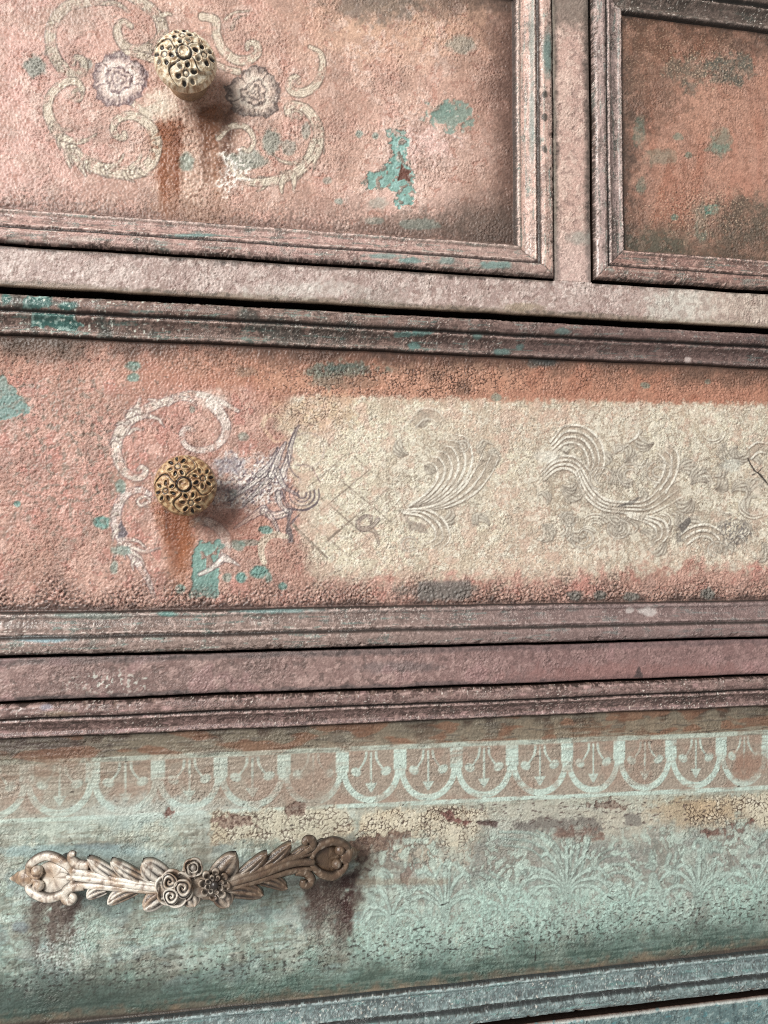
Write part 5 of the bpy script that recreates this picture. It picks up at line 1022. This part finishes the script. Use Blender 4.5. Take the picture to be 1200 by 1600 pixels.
# curls beside the hearts
for p, rr in (([(140, 1352), (122, 1350), (112, 1342), (112, 1334), (118, 1334)], [2.4, 2.6, 2.0, 1.2]), ([(132, 1384), (112, 1386), (103, 1394), (103, 1404), (110, 1408), (116, 1402), (110, 1398)], [2.4, 2.8, 2.6, 2.2, 1.6]),
              ([(468, 1334), (480, 1326), (488, 1320), (486, 1312), (478, 1312), (476, 1319)], [2.6, 2.8, 2.4, 1.8]), ([(462, 1362), (478, 1364), (486, 1374), (482, 1382), (474, 1382), (474, 1375)], [2.2, 2.6, 2.4, 1.8])):
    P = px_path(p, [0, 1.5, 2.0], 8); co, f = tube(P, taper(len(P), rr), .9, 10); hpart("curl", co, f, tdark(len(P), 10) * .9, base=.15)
# leaves
for b, t, wd, bl, bd in (((192, 1378), (140, 1343), 10, 2.4, -4), ((232, 1380), (176, 1347), 10, 2.4, -4), ((160, 1392), (137, 1404), 8.5, 2.4, 4), ((206, 1394), (170, 1413), 9, 2.4, 4),
                         ((258, 1376), (224, 1349), 15, 2.6, -2), ((256, 1398), (226, 1421), 12, 2.6, 2), ((296, 1398), (304, 1416), 12, 2.2, 0), ((342, 1396), (356, 1417), 13, 2.4, -2), ((336, 1374), (366, 1338), 15, 2.6, 3),
                         ((372, 1372), (414, 1335), 9.5, 2.4, 4), ((408, 1358), (452, 1320), 9, 2.4, 4), ((440, 1350), (480, 1322), 6, 1.8, 3), ((360, 1392), (409, 1400), 11, 2.4, -4), ((408, 1376), (447, 1390), 9, 2.4, -5), ((300, 1372), (298, 1350), 12, 2.6, 0)):
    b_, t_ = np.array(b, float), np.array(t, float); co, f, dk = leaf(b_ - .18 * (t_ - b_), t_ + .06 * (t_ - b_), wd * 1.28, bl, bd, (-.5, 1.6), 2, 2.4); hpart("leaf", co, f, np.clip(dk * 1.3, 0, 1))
# rose: cupped petals round a tight heart
def petal(cx, cy, r, ang, span, e0, e1, r_in=.25):
    na_, nr_ = 15, 8; top, dk = [], []
    for i in range(nr_):
        u = i / (nr_ - 1)
        for j in range(na_):
            v = j / (na_ - 1) * 2 - 1; a = ang + span * v
            rad = r * (r_in + (1 - r_in) * u) * (1 - .14 * v * v * u)
            e = e0 + (e1 - e0) * u ** .7 + (1.3 * math.exp(-((u - .86) / .12) ** 2)) - 1.0 * math.exp(-((u - .6) / .2) ** 2)
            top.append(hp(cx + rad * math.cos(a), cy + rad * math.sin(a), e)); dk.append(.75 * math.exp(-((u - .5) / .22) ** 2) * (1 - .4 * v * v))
    top = np.array(top); bot = top.copy(); bot[:, 1] += 1.3; N = len(top); G = np.arange(N).reshape(nr_, na_)
    ring = np.concatenate([G[0, :-1], G[:-1, -1], G[-1, :0:-1], G[:0:-1, 0]]); r2 = np.roll(ring, -1)
    return np.vstack([top, bot]), np.vstack([grid_faces(nr_, na_), grid_faces(nr_, na_)[:, ::-1] + N, np.stack([ring, ring + N, r2 + N, r2], -1)]), np.array(dk + dk)
def bloom(cx, cy, R, layers, name, boss, bossd):
    lst, dks = [], []
    b = 0
    for n_, rad, a0, e0, e1, span in layers:
        for k in range(n_):
            co, f, dk = petal(cx, cy, R * rad, a0 + 2 * math.pi * k / n_, span, e0, e1); lst.append((co, f)); dks.append(dk)
    ctr = hp(cx, cy, boss[1]); co, f0 = [], grid_faces(8, 14, 0, True)
    for i in range(8):
        ph = math.pi * i / 7
        for j in range(14):
            a_ = 2 * math.pi * j / 14; co.append(ctr + boss[0] * np.array([max(.02, math.sin(ph)) * math.cos(a_), -math.cos(ph) * .8, max(.02, math.sin(ph)) * math.sin(a_)]))
    lst.append((np.array(co), f0)); dks.append(np.full(len(co), bossd))
    co, f = join(lst); hpart(name, co, f, np.concatenate(dks) * .9)
def rose():
    lst, dks = [], []
    def add(co, f, dk): lst.append((co, f)); dks.append(dk)
    for k in range(6):
        add(*petal(272, 1389, 31, .3 + k * 2 * math.pi / 6, .60, .6, 2.8, .45))
    for cx, cy, r, e in ((265, 1378, 13.5, 5.4), (267, 1401, 13.5, 5.0), (286, 1388, 15.5, 5.8)):      # three cups in the heart of the rose
        na_, nr_ = 30, 18; top, dk = [], []
        for i in range(nr_):
            u = max(.02, i / (nr_ - 1))
            for jj in range(na_):
                a = 2 * math.pi * jj / na_; w_ = 1 + .06 * math.sin(3 * a + cx)
                sp_ = math.cos(2 * math.pi * 2.1 * u + a + cx); ee = e - 1.5 * (1 - sm(.2, .85, u)) + .75 * sp_ * (1 - u * .4) - 3.6 * float(sm(.9, 1.0, u)) - .5 * math.exp(-((u - .9) / .05) ** 2)
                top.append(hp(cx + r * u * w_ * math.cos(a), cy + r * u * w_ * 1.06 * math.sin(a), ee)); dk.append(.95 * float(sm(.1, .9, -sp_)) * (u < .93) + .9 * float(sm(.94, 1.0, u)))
        add(np.array(top), grid_faces(nr_, na_, 0, True)[:, ::-1], np.array(dk))
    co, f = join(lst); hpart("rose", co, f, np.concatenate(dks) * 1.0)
rose()
bloom(335, 1383, 26, ((8, 1.0, .1, 1.6, 3.4, .27), (8, .62, .49, 3.0, 4.4, .26)), "daisy", (2.2, 4.0), .95)
bloom(302, 1356, 16, ((4, 1.0, .5, 1.4, 3.0, .85), (3, .55, 1.2, 2.6, 4.0, 1.1)), "bud", (1.4, 4.0), .4)
# two posts that hold the handle off the drawer
for bx, by in ((92, 1371), (508, 1341)):
    p1 = hp(bx, by, -1.0); y1 = -Q_PANEL + 1; k = 6; P = np.linspace([p1[0], p1[1], p1[2]], [p1[0], y1, p1[2]], k); a = np.linspace(0, 2 * np.pi, 20, endpoint=False)
    co = np.array([[p[0] + r * math.cos(t), p[1], p[2] + r * math.sin(t)] for p, r in zip(P, (3.6, 3.4, 3.4, 3.6, 4.4, 5.0)) for t in a]); hpart("post", co, grid_faces(k, 20, 0, True), base=.6)
